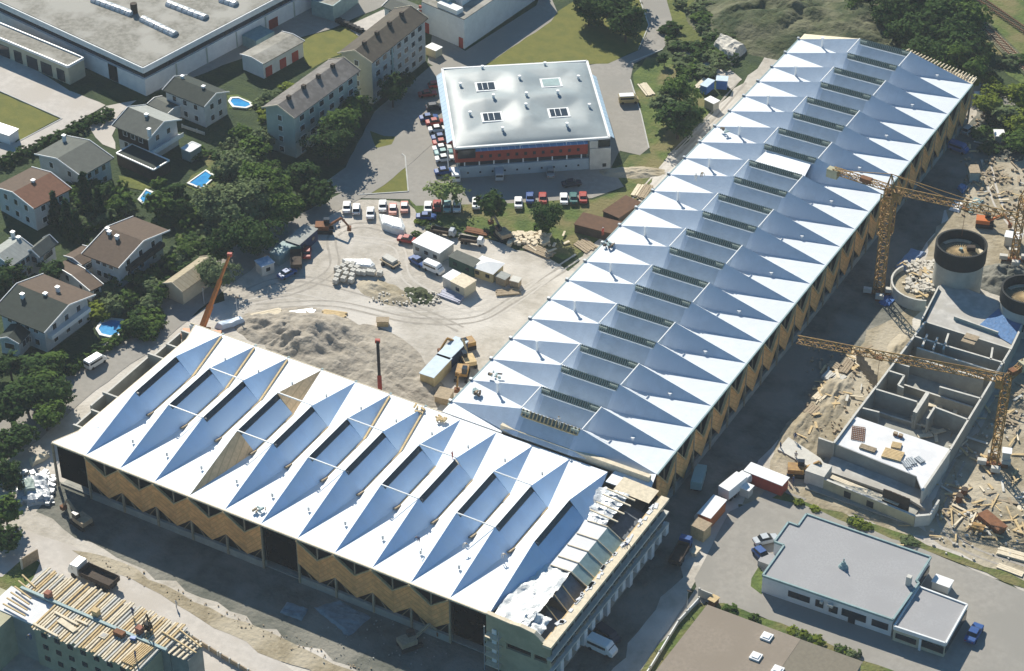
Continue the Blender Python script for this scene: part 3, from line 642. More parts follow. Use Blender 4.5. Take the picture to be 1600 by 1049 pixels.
# small white office behind the brown roofed block
gable('office_house', 'small white office building behind the brown-roofed apartment block', (597,10),(640,28),(668,14), 5.0, 1.0, 'u', .4, tileg2, tileg2, white, cat='office', storeys=2, nw=(3,2))
flatblock('storage_shed', 'low dark flat shed between the factory halls at the top', (486,0),(520,10),(560,-18), 4.0, tealm, hallroof, 'shed', tealm, .2)
# apartment blocks
def apartment(name, label, FL, FR, BR, z, r1, r2, wm, wm2, nl):
    a,u,v,L,D = rectpx(FL,FR,BR,z)
    t,(A,U,V,LL,DD) = gable(name, label, FL, FR, BR, z, 1.9, 'v', .6, r1, r2, wm, cat='apartment block', storeys=0, nw=(0,0))
    # U is the ridge direction here
    zs = [z-1.5-2.55*i for i in range(4)]
    n1 = Vector((U.y,-U.x,0))
    east = a+u*(L-.6)+v*.6; west = a+u*.6+v*.6; front = west
    windows(t, Vector(east), v, D-1.2, u, [q for q in zs if q > .7], nl, 1.5, 1.25, .8)
    windows(t, Vector(west), v, D-1.2, -u, [q for q in zs if q > .7], nl, 1.3, 1.25, .8)
    windows(t, Vector(front), u, L-1.2, -v, [q for q in zs if q > .7], 1, 1.0, 1.2, .4)
    for k in range(4):
        p = a+u*L*.5+v*(D*(.15+.22*k))+Vector((0,0,1.9)); MB().box((p.x+.3,p.y,p.z+.2),(.8,.8,.9)).build('chimney', darkw, t)
    return t,a,u,v,L,D
t,a,u,v,L,D = apartment('apartment_block', 'grey-green apartment block with grey corrugated roof, half hidden by trees', (408.7,168),(460,185.5),(562.5,110), 10.3, eternit, eternit, greyw, greyw, 6)
t,a,u,v,L,D = apartment('apartment_block', 'cream and white apartment block with dark brown roof and rows of windows', (527.5,83),(581.7,98.7),(674,30), 10.9, eternitd, eternitd, creamw, white, 7)
c = a+u*(L-.55)+v*D*.5; MB().slab((c-v*(D/2-.6)+Vector((0,0,-.3)),c+v*(D/2-.6)+Vector((0,0,-.3)),c+v*(D/2-.6)+Vector((0,0,-10.85)),c-v*(D/2-.6)+Vector((0,0,-10.85))),.01).build('wall', white, t)
MB().box((c.x+.1,c.y-3,5.2),(.3,.5,10),0).build('downpipe', tealm, t)
# family houses
gable('family_house', 'white house with dark green roof below the factory wall', (253.7,141),(319,167.5),(360,144.5), 5.6, 1.5, 'u', .5, tileg, tileg, white, chim=((285,122),(318,138)))
t,(A,u,v,L,D) = gable('chalet', 'chalet with grey-brown roof, dark timber front and blue-white balcony gable', (175,196),(231,219.5),(285,187.5), 6.2, 2.0, 'u', .8, tileg2, tilegr, white, chim=((229,182),(233,205)))
MB().slab((A-v*.06+Vector((0,0,5.8-6.2)) ,A+u*L-v*.06+Vector((0,0,-.4)),A+u*L-v*.06+Vector((0,0,-3.4)),A-v*.06+Vector((0,0,-3.4))),.02).build('timber_front', darkw, t)
for z_ in (2.6,): 
    c = A+u*(L+.8)+v*D*.5; MB().box((c.x,c.y,z_),(1.5,D+.4,.15),math.atan2(u.y,u.x)).build('balcony', white, t); c = c+u*.7; MB().box((c.x,c.y,z_+.5),(.1,D+.4,.9),math.atan2(u.y,u.x)).build('balcony_rail', white, t)
gable('family_house', 'house with two grey-green roof slopes and a square chimney behind hedges', (54,241),(127,276),(182,249), 5.0, 1.6, 'v', .6, tileg2, tileg2, white, chim=((100,215),))
gable('family_house', 'white house with red-brown roof at the left edge', (-10,292),(52.5,326.5),(110,294), 5.8, 1.3, 'v', .5, tilebr, tiler, white, chim=((52,285),), nw=(3,3))
gable('family_house', 'white house with light grey standing-seam roof and two chimneys at the left edge', (-25,400),(17.5,417),(60,391), 5.4, 1.4, 'v', .5, tilegr, tilegr, white, chim=((20,366),(29,374)))
gable('family_house', 'grey-roofed wing of a white house, beside its two-chimney neighbour', (38,395),(62,403),(93,381), 4.8, 1.4, 'v', .5, tileg2, tileg2, white)
t,(A,u,v,L,D) = gable('chalet', 'large chalet with wide brown roof, white gable and dark balcony, in the garden quarter', (127.5,397),(185,419.5),(264,359.5), 6.0, 1.9, 'u', 1.2, tilebr, tilebr, white, chim=((183,372),(168,360),(171,365)), nw=(3,3))
c = A+u*(L+.6)+v*D*.55; MB().box((c.x,c.y,3.6),(1.2,D*.8,.9),math.atan2(u.y,u.x)).build('balcony', darkw, t)
gable('side_building', 'long low brown-roofed building joining the two big chalets', (85,415),(141,455),(156,441), 3.2, .6, 'v', .4, tilebr, tilebr, white, storeys=1)
gable('side_building', 'small brown-roofed lean-to between chalet and garage wing', (100,400),(128,415),(150,395), 3.6, .6, 'v', .4, tilebr, tilebr, white, storeys=1)
t,(A,u,v,L,D) = gable('chalet', 'big dark-roofed chalet with brown rear slope, beside the hexagonal pool', (-13,486.5),(69,520.5),(159,464.5), 5.8, 2.0, 'u', 1.2, tileg, tilebr, white, chim=((71,462),(90,452),(35,463)), nw=(4,3))
c = A+u*(L+.6)+v*D*.5; MB().box((c.x,c.y,3.4),(1.2,D*.9,.9),math.atan2(u.y,u.x)).build('balcony', white, t)
gable('porch_building', 'low dark-roofed porch at the lower left edge, beside the big chalet', (-5,530),(30,538),(48,505), 3.4, 1.0, 'v', .4, tileg, tileg, white, storeys=1)
gable('tiled_shed', 'long tan tiled shed with open gable beside the street and olive tree', (253.7,443),(285,456.5),(328,409), 3.6, 1.2, 'v', .5, mat('tan_tiles',(.40,.34,.23),.85,.2,1.5,stripes=((0,1,0),1.1,(.3,.25,.16),.2)), None, creamw, cat='shed', storeys=0, nw=(0,0))
gable('garden_shed', 'small grey roof behind the dark green-roofed house', (230,163),(262,178),(285,165), 2.8, .6, 'u', .3, tileg2, tileg2, white, cat='shed', storeys=0, nw=(0,0))
flatblock('terrace', 'white terrace canopy on the garden side of the balcony chalet', (283,232),(297,238),(306,224), 2.6, greyw, white, 'canopy', white, .1)
flatblock('garage', 'low flat garage in front of the balcony chalet', (182,240),(240,266),(262,250), 2.8, darkw, tileg, 'garage', whitep, .3)

# vaulted-roof hall
vx = thing('vaulted_hall', 'hall with silvery bulging metal roof, four square rooflights and red facade band', 'hall', (-42,100,0))
c0, c1, c2, c3 = at(711,232.5,7.2), at(952,216,7.2), at(917,96.7,7.2), at(691,109,7.2)
zt_ = 7.2
def bil(s,t): return (c0.lerp(c1,s)).lerp(c3.lerp(c2,s),t)
def bulge(s,t):
    z = 1.9*min(1,4.2*min(s,1-s))**.6*min(1,4.2*min(t,1-t))**.6 if 0<s<1 and 0<t<1 else 0
    for (cx,cy) in ((.27,.30),(.71,.30),(.27,.69),(.71,.69)):
        dx_, dy_ = abs(s-cx)/.2, abs(t-cy)/.19; dd = max(dx_,dy_)*.6+math.hypot(dx_,dy_)*.4
        if dd < 1: z -= 1.45*(1-dd)**1.1
    return z
f = MB(); N = 48; vs = []
for j in range(N+1):
    for i in range(N+1):
        s_,t_ = i/N, j/N; p = bil(s_,t_); vs.append((p.x,p.y,zt_+.05+bulge(s_,t_)))
f.add(vs,[(j*(N+1)+i,j*(N+1)+i+1,(j+1)*(N+1)+i+1,(j+1)*(N+1)+i) for j in range(N) for i in range(N)]).build('roof', tin, vx, smooth=True)
for k,(cx,cy) in enumerate(((.27,.30),(.71,.30),(.27,.69),(.71,.69))):
    p = bil(cx,cy); p.z = zt_+bulge(cx,cy)+.45; ang = math.atan2((c1-c0).y,(c1-c0).x)
    fr = MB().box(p,(4.6,3.9,.5),ang).build('rooflight_frame', whitep, vx); MB().box(p+Vector((0,0,.06)),(3.7,3.0,.5),ang).build('rooflight_glass', glass if k != 3 else tealm, fr)
    if k != 3:
        for q in (-.8,.4): e_ = (c1-c0).normalized(); f_ = Vector((-e_.y,e_.x,0)); MB().bar(p+e_*q*1.0-f_*1.5+Vector((0,0,.34)),p+e_*q+f_*1.5+Vector((0,0,.34)),.12).build('glazing_bar', whitep, fr)
for s_,t_ in ((.27,.93),(.70,.93),(.10,.72),(.50,.72),(.9,.72),(.30,.50),(.52,.5),(.73,.5),(.13,.35),(.5,.36),(.92,.35),(.32,.12),(.74,.12)):
    p = bil(s_,t_); z_ = zt_+bulge(s_,t_); MB().cyl((p.x,p.y,z_-.1),.32,.8,8,.2).cyl((p.x,p.y,z_+.7),.4,.15,8).build('roof_vent', darkw if False else whitep, vx)
E_ = (c1-c0).normalized(); F_ = (c3-c0).normalized()
def g0(p,z_): return Vector((p.x,p.y,z_))
inn = [c0+F_*.6+E_*.6, c1+F_*.6-E_*.4, c2-F_*.3-E_*.3, c3-F_*.3+E_*.3]
MB().prism([(p.x,p.y) for p in inn],0,zt_-.1).build('wall', greyw, vx)
for p,q in ((c0,c1),(c1,c2),(c2,c3),(c3,c0)): MB().bar(p+Vector((0,0,.1)),q+Vector((0,0,.1)),.5,.4).build('eave', whitep, vx)
LW = (c1-c0).length
def fq(s0,s1,z0,z1,o): a_=c0+E_*s0-F_*o; b_=c0+E_*s1-F_*o; return (g0(a_,z0),g0(b_,z0),g0(b_,z1),g0(a_,z1))
def fbox(name,s0,s1,z0,z1,o,mt,th=.3):
    a_=c0+E_*s0-F_*(o-th/2); b_=c0+E_*s1-F_*(o-th/2); m_=(a_+b_)/2; return MB().box((m_.x,m_.y,(z0+z1)/2),(s1-s0,th,z1-z0),math.atan2(E_.y,E_.x)).build(name, mt, vx)
red = fbox('red_band',.3,LW*.86,3.9,6.3,.35,redband,.9); fbox('red_band',-.1,.3,3.9,6.3,.35,redband,6)
a_ = c0+E_*(LW*.13)-F_*.35; b_ = c0+E_*(LW*.86)-F_*.35
MB().slab((g0(a_,6.4),g0(b_,6.4),g0(b_+F_*1.0,7.15),g0(a_+F_*1.0,7.15)),.1).build('blue_glazing', bluegls, vx)
for k in (.42,.72): q = c0+E_*LW*k-F_*.37; MB().bar(g0(q,6.45),g0(q+F_*1.0,7.22),.15).build('glazing_bar', whitep, vx)
fbox('dark_glazing',.5,LW*.13,4.9,6.9,.5,glass,.3)
for k in range(12): q = c0+E_*(LW*(.17+.057*k))-F_*.37; MB().box((q.x,q.y,5.1),(.6,.2,.7),math.atan2(E_.y,E_.x)).build('window', glass, vx)
fbox('window_strip',1,LW*.855,2.7,3.85,-.2,glass,.3)
for k in range(9): q = c0+E_*(LW*(.06+.095*k))+F_*.03; MB().box((q.x,q.y,3.2),(.25,.2,1.0),math.atan2(E_.y,E_.x)).build('window_post', whitep, vx)
fbox('base_wall',.6,LW*.87,0,2.7,.3,mat('blue_grey_wall',(.38,.46,.50),.8,.15,.5),.7)
for k in range(10): q = c0+E_*(LW*(.08+.08*k))-F_*.32; MB().box((q.x,q.y,1.2),(.4,.1,.4),math.atan2(E_.y,E_.x)).build('window', glass, vx)
fbox('white_block',LW*.872,LW+.3,0,5.2,.6,concl,2.4); fbox('dark_glazing',LW*.93,LW+.1,5.4,7.0,.5,glass,2)
fbox('louvre_panel',LW*.87,LW*.925,5.3,7.0,.5,concl,1)
q = c0+E_*(LW-1)-F_*.62; MB().box((q.x,q.y,1.0),(.8,.1,.8),math.atan2(E_.y,E_.x)).build('window', glass, vx)
def side(cA,cB,out,lo,hi,mt):
    d_ = (cB-cA); a_=cA+d_*lo+out*.1; b_=cA+d_*hi+out*.1
    MB().slab((g0(a_,7.0),g0(b_,7.0),g0(b_+out*1.3,6.1),g0(a_+out*1.3,6.1)),.1).build('canopy', mt, vx)
side(c0,c3,-E_,.12,.98,palestrip); side(c1,c2,E_,.05,.85,palestrip)
q = c0-E_*1.4+F_*2; MB().bar(g0(q,0),g0(q,6),.2).build('post', whitep, vx)

# ---------------------------------------------------------------- flat grey-roofed building (lower right)
fb = thing('office_pavilion', 'single-storey white building with grey gravel roof in the lower right car park', 'building', (75,0,0))
zc = 3.7
foot = [(64.5,-8),(87.2,-7.3),(87.6,3.0),(87.0,3.2),(87.0,9.9),(64.5,9.8),(64.5,6.3),(62.7,6.3),(62.7,.6),(64.5,.6)]
MB().prism([(x,y) for x,y in foot],0,zc-.15).build('wall', white, fb)
def inset(pts,d_):
    cx=sum(p[0] for p in pts)/len(pts); cy=sum(p[1] for p in pts)/len(pts); return pts
MB().prism(foot,zc-.15,zc).build('roof', gravelroof, fb)
for p,q in zip(foot,foot[1:]+foot[:1]): MB().bar((*p,zc+.05),(*q,zc+.05),.3,.4).build('parapet', tealm, fb)
wing = [(87.75,-8.0),(96.4,-7.6),(96.2,2.6),(87.75,2.8)]
MB().prism(wing,0,zc-.75).build('wall', creamw, fb); MB().prism(wing,zc-.75,zc-.6).build('roof', gravelroof, fb)
for p,q in zip(wing,wing[1:]+wing[:1]): MB().bar((*p,zc-.75),(*q,zc-.75),.3,.75).build('parapet', white, fb)
def front(x0,x1,z0,z1,mt,nm='window',y=-8.0,o=.06):
    k0=(x0-64.5)/22.7; y0=y+.7*max(0,min(1,k0)); y1=y+.7*max(0,min(1,(x1-64.5)/22.7)); m_=((x0+x1)/2,(y0+y1)/2-o,(z0+z1)/2)
    w=MB().box(m_,(x1-x0,.14,z1-z0),math.atan2(y1-y0,x1-x0)).build(nm,mt,fb); return w
for x0,x1,z0,z1 in ((69.2,73.0,1.3,2.5),(74.0,75.4,1.2,2.6),(76.4,77.9,1.0,2.4),(78.6,82.8,1.2,2.6),(79.8,81.0,0,1.2),(83.8,86.6,1.2,2.5)): front(x0,x1,z0,z1,glass)
front(88.2,91.7,.9,1.9,glass,y=-8.65); front(92.6,96.3,1.1,2.4,glass,y=-8.55,o=.12); front(92.2,92.6,0,2.5,white,'pier',-8.55,.2)
MB().box((96.45,-2.6,1.6),(.14,9.4,1.8)).build('window', glass, fb); MB().box((87.2,6.3,1.9),(.14,5.8,1.4)).build('window', glass, fb)
MB().cyl((75.2,.6,zc),.85,.5,12,.6).cyl((75.2,.6,zc+.5),.5,.6,10,.3).cyl((75.2,.6,zc+1.1),.12,.7,6).build('roof_ventilator', tealm, fb)
MB().box((86.2,1.9,zc+.9),(.8,.8,1.8)).build('chimney', concl, fb)
MB().box((75.2,-8.25,2.9),(.5,.4,.5)).box((76.8,-8.3,2.9),(.9,.5,.5)).build('floodlight', concl, fb)
MB().prism([(61.2,-2.4),(64.3,-2.4),(64.3,.4),(61.2,.4)],0,1.2).build('porch', gravelroof, fb)
# brown flat roof at the bottom
bb = thing('brown_roofed_warehouse', 'low warehouse with brown flat roof and three white domed rooflights at the bottom edge', 'warehouse', (72,-30,0))
MB().prism([(59.9,-19.3),(59.2,-48),(87,-48),(86.6,-19.0)],0,3.9).build('wall', conc, bb)
MB().prism([(59.7,-19.1),(59.0,-48.2),(76,-48.2),(76.2,-19.0)],3.9,4.05).build('roof', brownroof, bb)
MB().prism([(76.2,-19.0),(76,-48.2),(87.2,-48.2),(86.8,-18.8)],3.9,4.02).build('roof', mat('olive_flat_roof',(.20,.175,.13),.9,.15,1.5), bb)
for px in ((1198,996),(1181,1027),(1215,1048)):
    p = at(*px,4.1); MB().box((p.x,p.y,4.2),(1.7,1.7,.35)).box((p.x,p.y,4.42),(1.1,1.1,.2)).build('rooflight', whitep, bb)

# ---------------------------------------------------------------- concrete basement under construction (right)
pit = thing('concrete_shell', 'roofless concrete basement shell with one white floor slab, between the silo and the car park', 'building shell', (70,50,0))
zt2 = 4.2
def wpx(a_,b_,z1=zt2,z0=.3,th=.32,mt=conc): 
    p=at(*a_,z1); q=at(*b_,z1); return wallbox(pit,(p.x,p.y),(q.x,q.y),z0,z1,th,mt)
MB().prism([(60.0,20),(79.5,20),(80.3,86),(59.5,86)],.05,.3).build('floor_slab', conc, pit)
wpx((1445.6,502.5),(1334,650)); wpx((1580,544),(1485,702)); wpx((1445.6,502.5),(1579.4,544.6),zt2-.3)
wpx((1428,525),(1569.5,567)); wpx((1433,543),(1559.6,582)); wpx((1421,556),(1537,591.7)); wpx((1468,604),(1533.6,622.7))
wpx((1388.6,579),(1413,586.7)); wpx((1413,586.7),(1403.5,601.6)); wpx((1403.5,601.6),(1412,606)); wpx((1369,608),(1433,627.6)); wpx((1449,611.5),(1428,643.7))
wpx((1452,612.5),(1431,645)); wpx((1348,637.5),(1374,644)); wpx((1460.5,635.8),(1513.8,656)); wpx((1460.5,635.8),(1449,654)); wpx((1400,566),(1421,573))
wpx((1449,522),(1441,541)) ; wpx((1465,527),(1458,546)); wpx((1482,521),(1474,546)); wpx((1551,543),(1548,562)); wpx((1413,601),(1462,617),2.0); wpx((1462,617),(1520,636),2.6); wpx((1374,644),(1440,665),1.2)
MB().slab([at(*q,3.9) for q in ((1334,650),(1485,702),(1441,767),(1432,744),(1303,692))],.35).build('upper_slab', concw, pit)
wpx((1334,650),(1303,692),4.4,0); wpx((1485,702),(1441,767),4.05,0,.35,concl); wpx((1303,692),(1432,744),3.85,0,.3,conc); wpx((1279,684),(1303,692),4.0,0)
# terrace beside the silo
MB().slab([at(*q,3.6) for q in ((1467,447),(1480,440),(1560,470),(1597,510),(1579,544),(1446,502))],.35).build('upper_slab', dirtyslab, pit)
wpx((1467,447),(1440,500),4.3,0,.25,tealm); wpx((1597,508),(1579,546),4.3,0)
wpx((1491,494),(1560,519),4.4,3.3,.25,tealm)
p = at(1516,530,4.4); MB().box(p,(2.6,3.0,.2)).box(p+Vector((0,-.3,.2)),(2.4,.3,.2)).build('shutter_boards', timber2, pit)
# lower front terrace
MB().slab([at(*q,1.2) for q in ((1290,735),(1424,782),(1445,795),(1450,770),(1300,712))],.5).build('lower_slab', dirtyslab, pit)
def box2(px,z0,z1,mt,nm,sx,sy,rz=0): p=at(*px,z1); return MB().box((p.x,p.y,(z0+z1)/2),(sx,sy,z1-z0),rz).build(nm,mt,pit)
pa = at(1288,748,2.4); pb = at(1430,806,2.4); wallbox(pit,(pa.x,pa.y),(pb.x,pb.y),0,2.4,.4,concy)
wallbox(pit,(pb.x,pb.y),(pb.x+2.1,pb.y+1.6),0,2.4,.4,concl); wallbox(pit,(pb.x+2.1,pb.y+1.6),(pb.x+2.0,pb.y+6),0,2.4,.3,concl)
for k in (.27,.52): q = pa.lerp(pb,k); MB().box((q.x,q.y-.25,1.1),(1.3,.1,1.3),math.atan2((pb-pa).y,(pb-pa).x)).build('opening', glass, pit)
for k in range(3): q0 = pa.lerp(pb,.05)+Vector((0,.7+.35*k,.15)); q1 = pa.lerp(pb,.8)+Vector((0,.7+.35*k,.15)); MB().bar(q0,q1,.3,.08).build('plank', timberw, pit)
MB().prism([(pa.x-3.6,pa.y-.2),(pa.x,pa.y-.2),(pa.x,pa.y+3.4),(pa.x-3.4,pa.y+3.4)],0,2.9).build('stair_block', concl, pit)
for k in range(5):
    q = pa.lerp(pb,.66+.05*k)+Vector((0,1.2,0)); MB().box((q.x,q.y,2.8),(1.5,.18,3.2),.02).build('formwork_panel', darkw, pit)
for k in range(2):
    q = at(1415+22*k,722+9*k,4.2); 
ramp = [at(*q,.6) for q in ((1232,683),(1282,716),(1292,728),(1262,728),(1215,702))]
MB().slab(ramp,.6).build('ramp_slab', concl, pit)
# silos
def silo(name,label,cx,cy,r,h,full=True):
    s = thing(name,label,'silo',(cx,cy,0)); n = 40
    w = MB().cyl((cx,cy,0),r,h*.68,n,r*.995,cap=False).build('lower_shell', mat('tower_shell',(.42,.42,.37),.85,.2,.5), s, smooth=True)
    f = MB(); z0,z1 = h*.68,h
    rings = [(r+.25,z0),(r+.25,z1),(r-.15,z1),(r-.15,z0+1.2)]
    vs = [(cx+rr*math.cos(2*math.pi*i/n),cy+rr*math.sin(2*math.pi*i/n),zz) for rr,zz in rings for i in range(n)]
    vs += [(cx+r*.9*math.cos(2*math.pi*i/n),cy+r*.9*math.sin(2*math.pi*i/n),z0) for i in range(n)]
    fs = [(k*n+i,k*n+(i+1)%n,(k+1)*n+(i+1)%n,(k+1)*n+i) for k in range(3) for i in range(n)]+[(i,(i+1)%n,4*n+(i+1)%n,4*n+i) for i in range(n)]
    f.add(vs,fs).build('upper_collar', black, s)
    MB().cyl((cx,cy,h-2.3),r-.2,.2,n).build('inner_deck', mat('deck_clay',(.22,.19,.12),.9,.3,1.5), s)
    f = MB()
    for i in range(n): 
        if (i*9)//n in (0,2,3,6,7): 
            a0=2*math.pi*i/n; a1=2*math.pi*(i+1)/n; f.slab([(cx+q*math.cos(b_),cy+q*math.sin(b_),h-2.0) for q,b_ in ((r-.3,a0),(r-.3,a1),(r-1.1,a1),(r-1.1,a0))],.1)
    f.build('plank_ring', timberw, s)
    for i in range(32):
        b_ = 2*math.pi*i/32; MB().bar((cx+.5*math.cos(b_),cy+.5*math.sin(b_),h-1.7),(cx+(r*.62)*math.cos(b_),cy+(r*.62)*math.sin(b_),h-2.0),.09).build('spoke', timber, s)
    MB().cyl((cx,cy,h-2.1),.35,.9,10).build('hub', tealm, s)
    MB().box((cx+1.6,cy+1.2,h-1.5),(1.6,1.0,1.2),.5).build('hatch_box', darkw, s)
    for dx_ in (-1.0,.9): 
        b_ = math.atan2(-.82,.35)+dx_*.17; MB().box((cx+r*math.cos(b_),cy+r*math.sin(b_),2.8),(.5,1.0,1.5),b_).build('doorway', glass, s)
    return s
silo('concrete_silo','round concrete tower with black upper collar and spoked deck inside',61.2,90.2,4.75,11.2)
q2 = at(1606,452,8.6); silo('concrete_silo','second black-collared round tower, cut off by the right edge',q2.x,q2.y,4.75,8.6)
# curved tub left of the silo
p = at(1425,432,1.2)
f = MB(); n=14; pts=[(p.x-6.0+6.2*math.cos(a_)*1.0,p.y-.5+6.0*math.sin(a_)) for a_ in [math.pi*(1.05+.62*i/n) for i in range(n+1)]]
tub = thing('curved_basin', 'curved concrete basin heaped with pale rubble at the foot of the tower', 'basin', (p.x,p.y,0))
tcx,tcy = 55.8,86.5
pts=[(tcx+6.2*math.cos(a_),tcy+6.6*math.sin(a_)) for a_ in [math.pi*(.85+.80*i/n) for i in range(n+1)]]
for a_,b_ in zip(pts,pts[1:]): f.bar((*a_,1.3),(*b_,1.3),.35,2.6)
f.build('rim_wall', concl, tub)
f = MB(); f.prism([(x,y) for x,y in pts],0,1.6).build('fill', g_ochre, tub)

# ---------------------------------------------------------------- block under construction, lower left
bl = thing('block_under_construction', 'unfinished three-storey block with rows of pale roof joists in the lower left corner', 'building shell', (-20,-75,0))
zb = 8.8; X0,X1_,Y0,Y1 = -29.0,-8.0,-80.6,-69.4
MB().prism([(X0,Y0+.2),(X1_,Y0+.2),(X1_,-74.9),(X0,-74.9)],0,zb-.35).build('wall', concy, bl)
MB().prism([(-35.8,-74.8),(-6.6,-74.8),(-6.6,Y1),(-35.8,Y1)],0,zb-.35).build('wall', conc, bl)
MB().prism([(-44,-86),(-33.5,-86),(-33.5,-76),(-44,-76)],0,zb-.5).build('wall', concy, bl)
MB().prism([(-38,-80.2),(-29.1,-80.2),(-29.1,-74.9),(-38,-74.9)],zb-.7,zb-.35).build('floor_slab', concw, bl)
MB().prism([(-37.9,-80.1),(-29.2,-80.1),(-29.2,-75.0),(-37.9,-75.0)],0,zb-.75).build('wall', conc, bl)
k = 0; x = -35.6
while x < -7.2:
    r = R.uniform(-.12,.12); MB().bar((x+r,-74.6+R.uniform(-.1,.1),zb),(x+r+.1,Y1+R.uniform(.1,.8),zb),.29,.2).build('joist', R.choice([timberw,timberw,concl,timber]), bl)
    x += .55
x = X0+.3
while x < X1_:
    MB().bar((x+R.uniform(-.1,.1),Y0-R.uniform(.1,.9),zb),(x+R.uniform(-.1,.1),-75.1,zb),.29,.2).build('joist', R.choice([timberw,timberw,concl,timber]), bl); x += .55
MB().bar((-36,-74.8,zb+.12),(-7,-74.9,zb+.12),.5,.4).build('ridge_beam', tealm, bl)
MB().prism([(-35.6,-74.4),(-7.2,-74.4),(-7.2,-69.8),(-35.6,-69.8)],zb-.34,zb-.2).build('infill', concl, bl)
MB().prism([(X0+.2,Y0+.6),(X1_-.2,Y0+.6),(X1_-.2,-75.2),(X0+.2,-75.2)],zb-.34,zb-.2).build('infill', concl, bl)
for zz in (zb-1.6,zb-4.1,zb-6.6):
    for k in range(8): MB().box((X0+2+k*2.6,Y0+.16,zz),(1.0,.16,.9)).build('window', glass, bl)
    for k in range(2): MB().box((-41.5+k*3.5,-86.06,zz),(1.0,.16,.9)).build('window', glass, bl)
for px,mt in (((75,928),mat('brick',(.35,.15,.10),.9,.3,2)),((150,956),timber),((218,983),mat('brick',(.35,.15,.10),.9,.3,2))):
    p = at(*px,zb+.8); MB().box((p.x,p.y,zb+.5),(1.0,1.0,1.4)).build('chimney_stack', mt, bl)
p = at(162,993,zb+.2); MB().box((p.x,p.y,zb+.1),(1.2,1.2,.3)).build('stair_opening', timberw, bl); MB().box((p.x,p.y,zb+.2),(.8,.8,.16)).build('opening', glass, bl)
p = at(187,991,zb+.3); MB().box((p.x,p.y,zb+.4),(1.8,1.0,.9)).build('material_bin', rust, bl)
p = at(208,998,zb+.3); MB().box((p.x,p.y,zb+.4),(.9,.6,.4),.3).build('blue_bucket', bluep, bl)
for a_,b_ in (((85,956),(122,976)),((92,968),(118,986)),((120,968),(137,976)),((52,974),(90,994))):
    p=at(*a_,zb+.3);q=at(*b_,zb+.3); MB().bar(p,q,1.0 if a_[0]==92 else .4,.12).build('plank', timberw, bl)
for k in range(6): p=at(5+6*k,945-9*k,zb); q=at(40+3*k,964-9*k,zb); MB().bar(p+Vector((0,0,.2)),q+Vector((0,0,.2)),.22).build('plank', timber, bl)
for k in range(7): MB().bar((-9.4-k*.35,-80.4,zb+.25),(-9-k*.35,-75.6,zb+.3),.2).build('plank', timber, bl)
MB().bar((-9,-80.5,0),(-9,-80.5,zb+1),.15).build('ladder', timber, bl)
for k in range(16): MB().box((-8.3,-80.9,.5+k*.5),(1.2,.12,.12)).build('rung', timber, bl)
# right head block with frame
MB().prism([(-6.5,-74.6),(-3.2,-74.6),(-3.2,-70.8),(-6.5,-70.8)],0,zb-.6).build('wall', conc, bl)
for k in range(4): MB().bar((-6.6+k*.9,-75,zb-.3),(-6.2+k*.9,-70.5,zb-.3),.35,.15).build('plank', timberw, bl)
MB().bar((-10,-72,zb+.3),(-2.5,-73.2,zb+.3),.2).bar((-8,-70.2,zb+.3),(-2.5,-71.8,zb+.3),.2).build('edge_rail', timber, bl)

# site hoist on that block
hj = thing('site_hoist', 'small tripod hoist standing on the joists of the unfinished block', 'hoist', (-11,-73.5,zb+.1))
p = at(232,985,zb+.1)
for q in ((-1.0,-.8),(.9,-.6),(0,1.0)): MB().bar((p.x+q[0],p.y+q[1],zb+.1),(p.x,p.y,zb+3.6),.12).build('leg', darkw, hj)
MB().box((p.x,p.y,zb+1.0),(.9,.9,1.2)).build('winch', black, hj)

# ---------------------------------------------------------------- the hazy air
hz = MB().prism([(-900,-700),(900,-700),(900,1300),(-900,1300)], -1.5, 300).build('haze', white)
hm = bpy.data.materials.new('haze_air'); hm.use_nodes = True; hn = hm.node_tree; hn.nodes.remove(hn.nodes['Principled BSDF'])
pv = hn.nodes.new('ShaderNodeVolumePrincipled'); pv.inputs['Color'].default_value = (.90,.95,1,1); pv.inputs['Density'].default_value = .00011
hn.links.new(pv.outputs[0], hn.nodes['Material Output'].inputs['Volume']); hz.data.materials.clear(); hz.data.materials.append(hm); hz['kind'] = 'stuff'

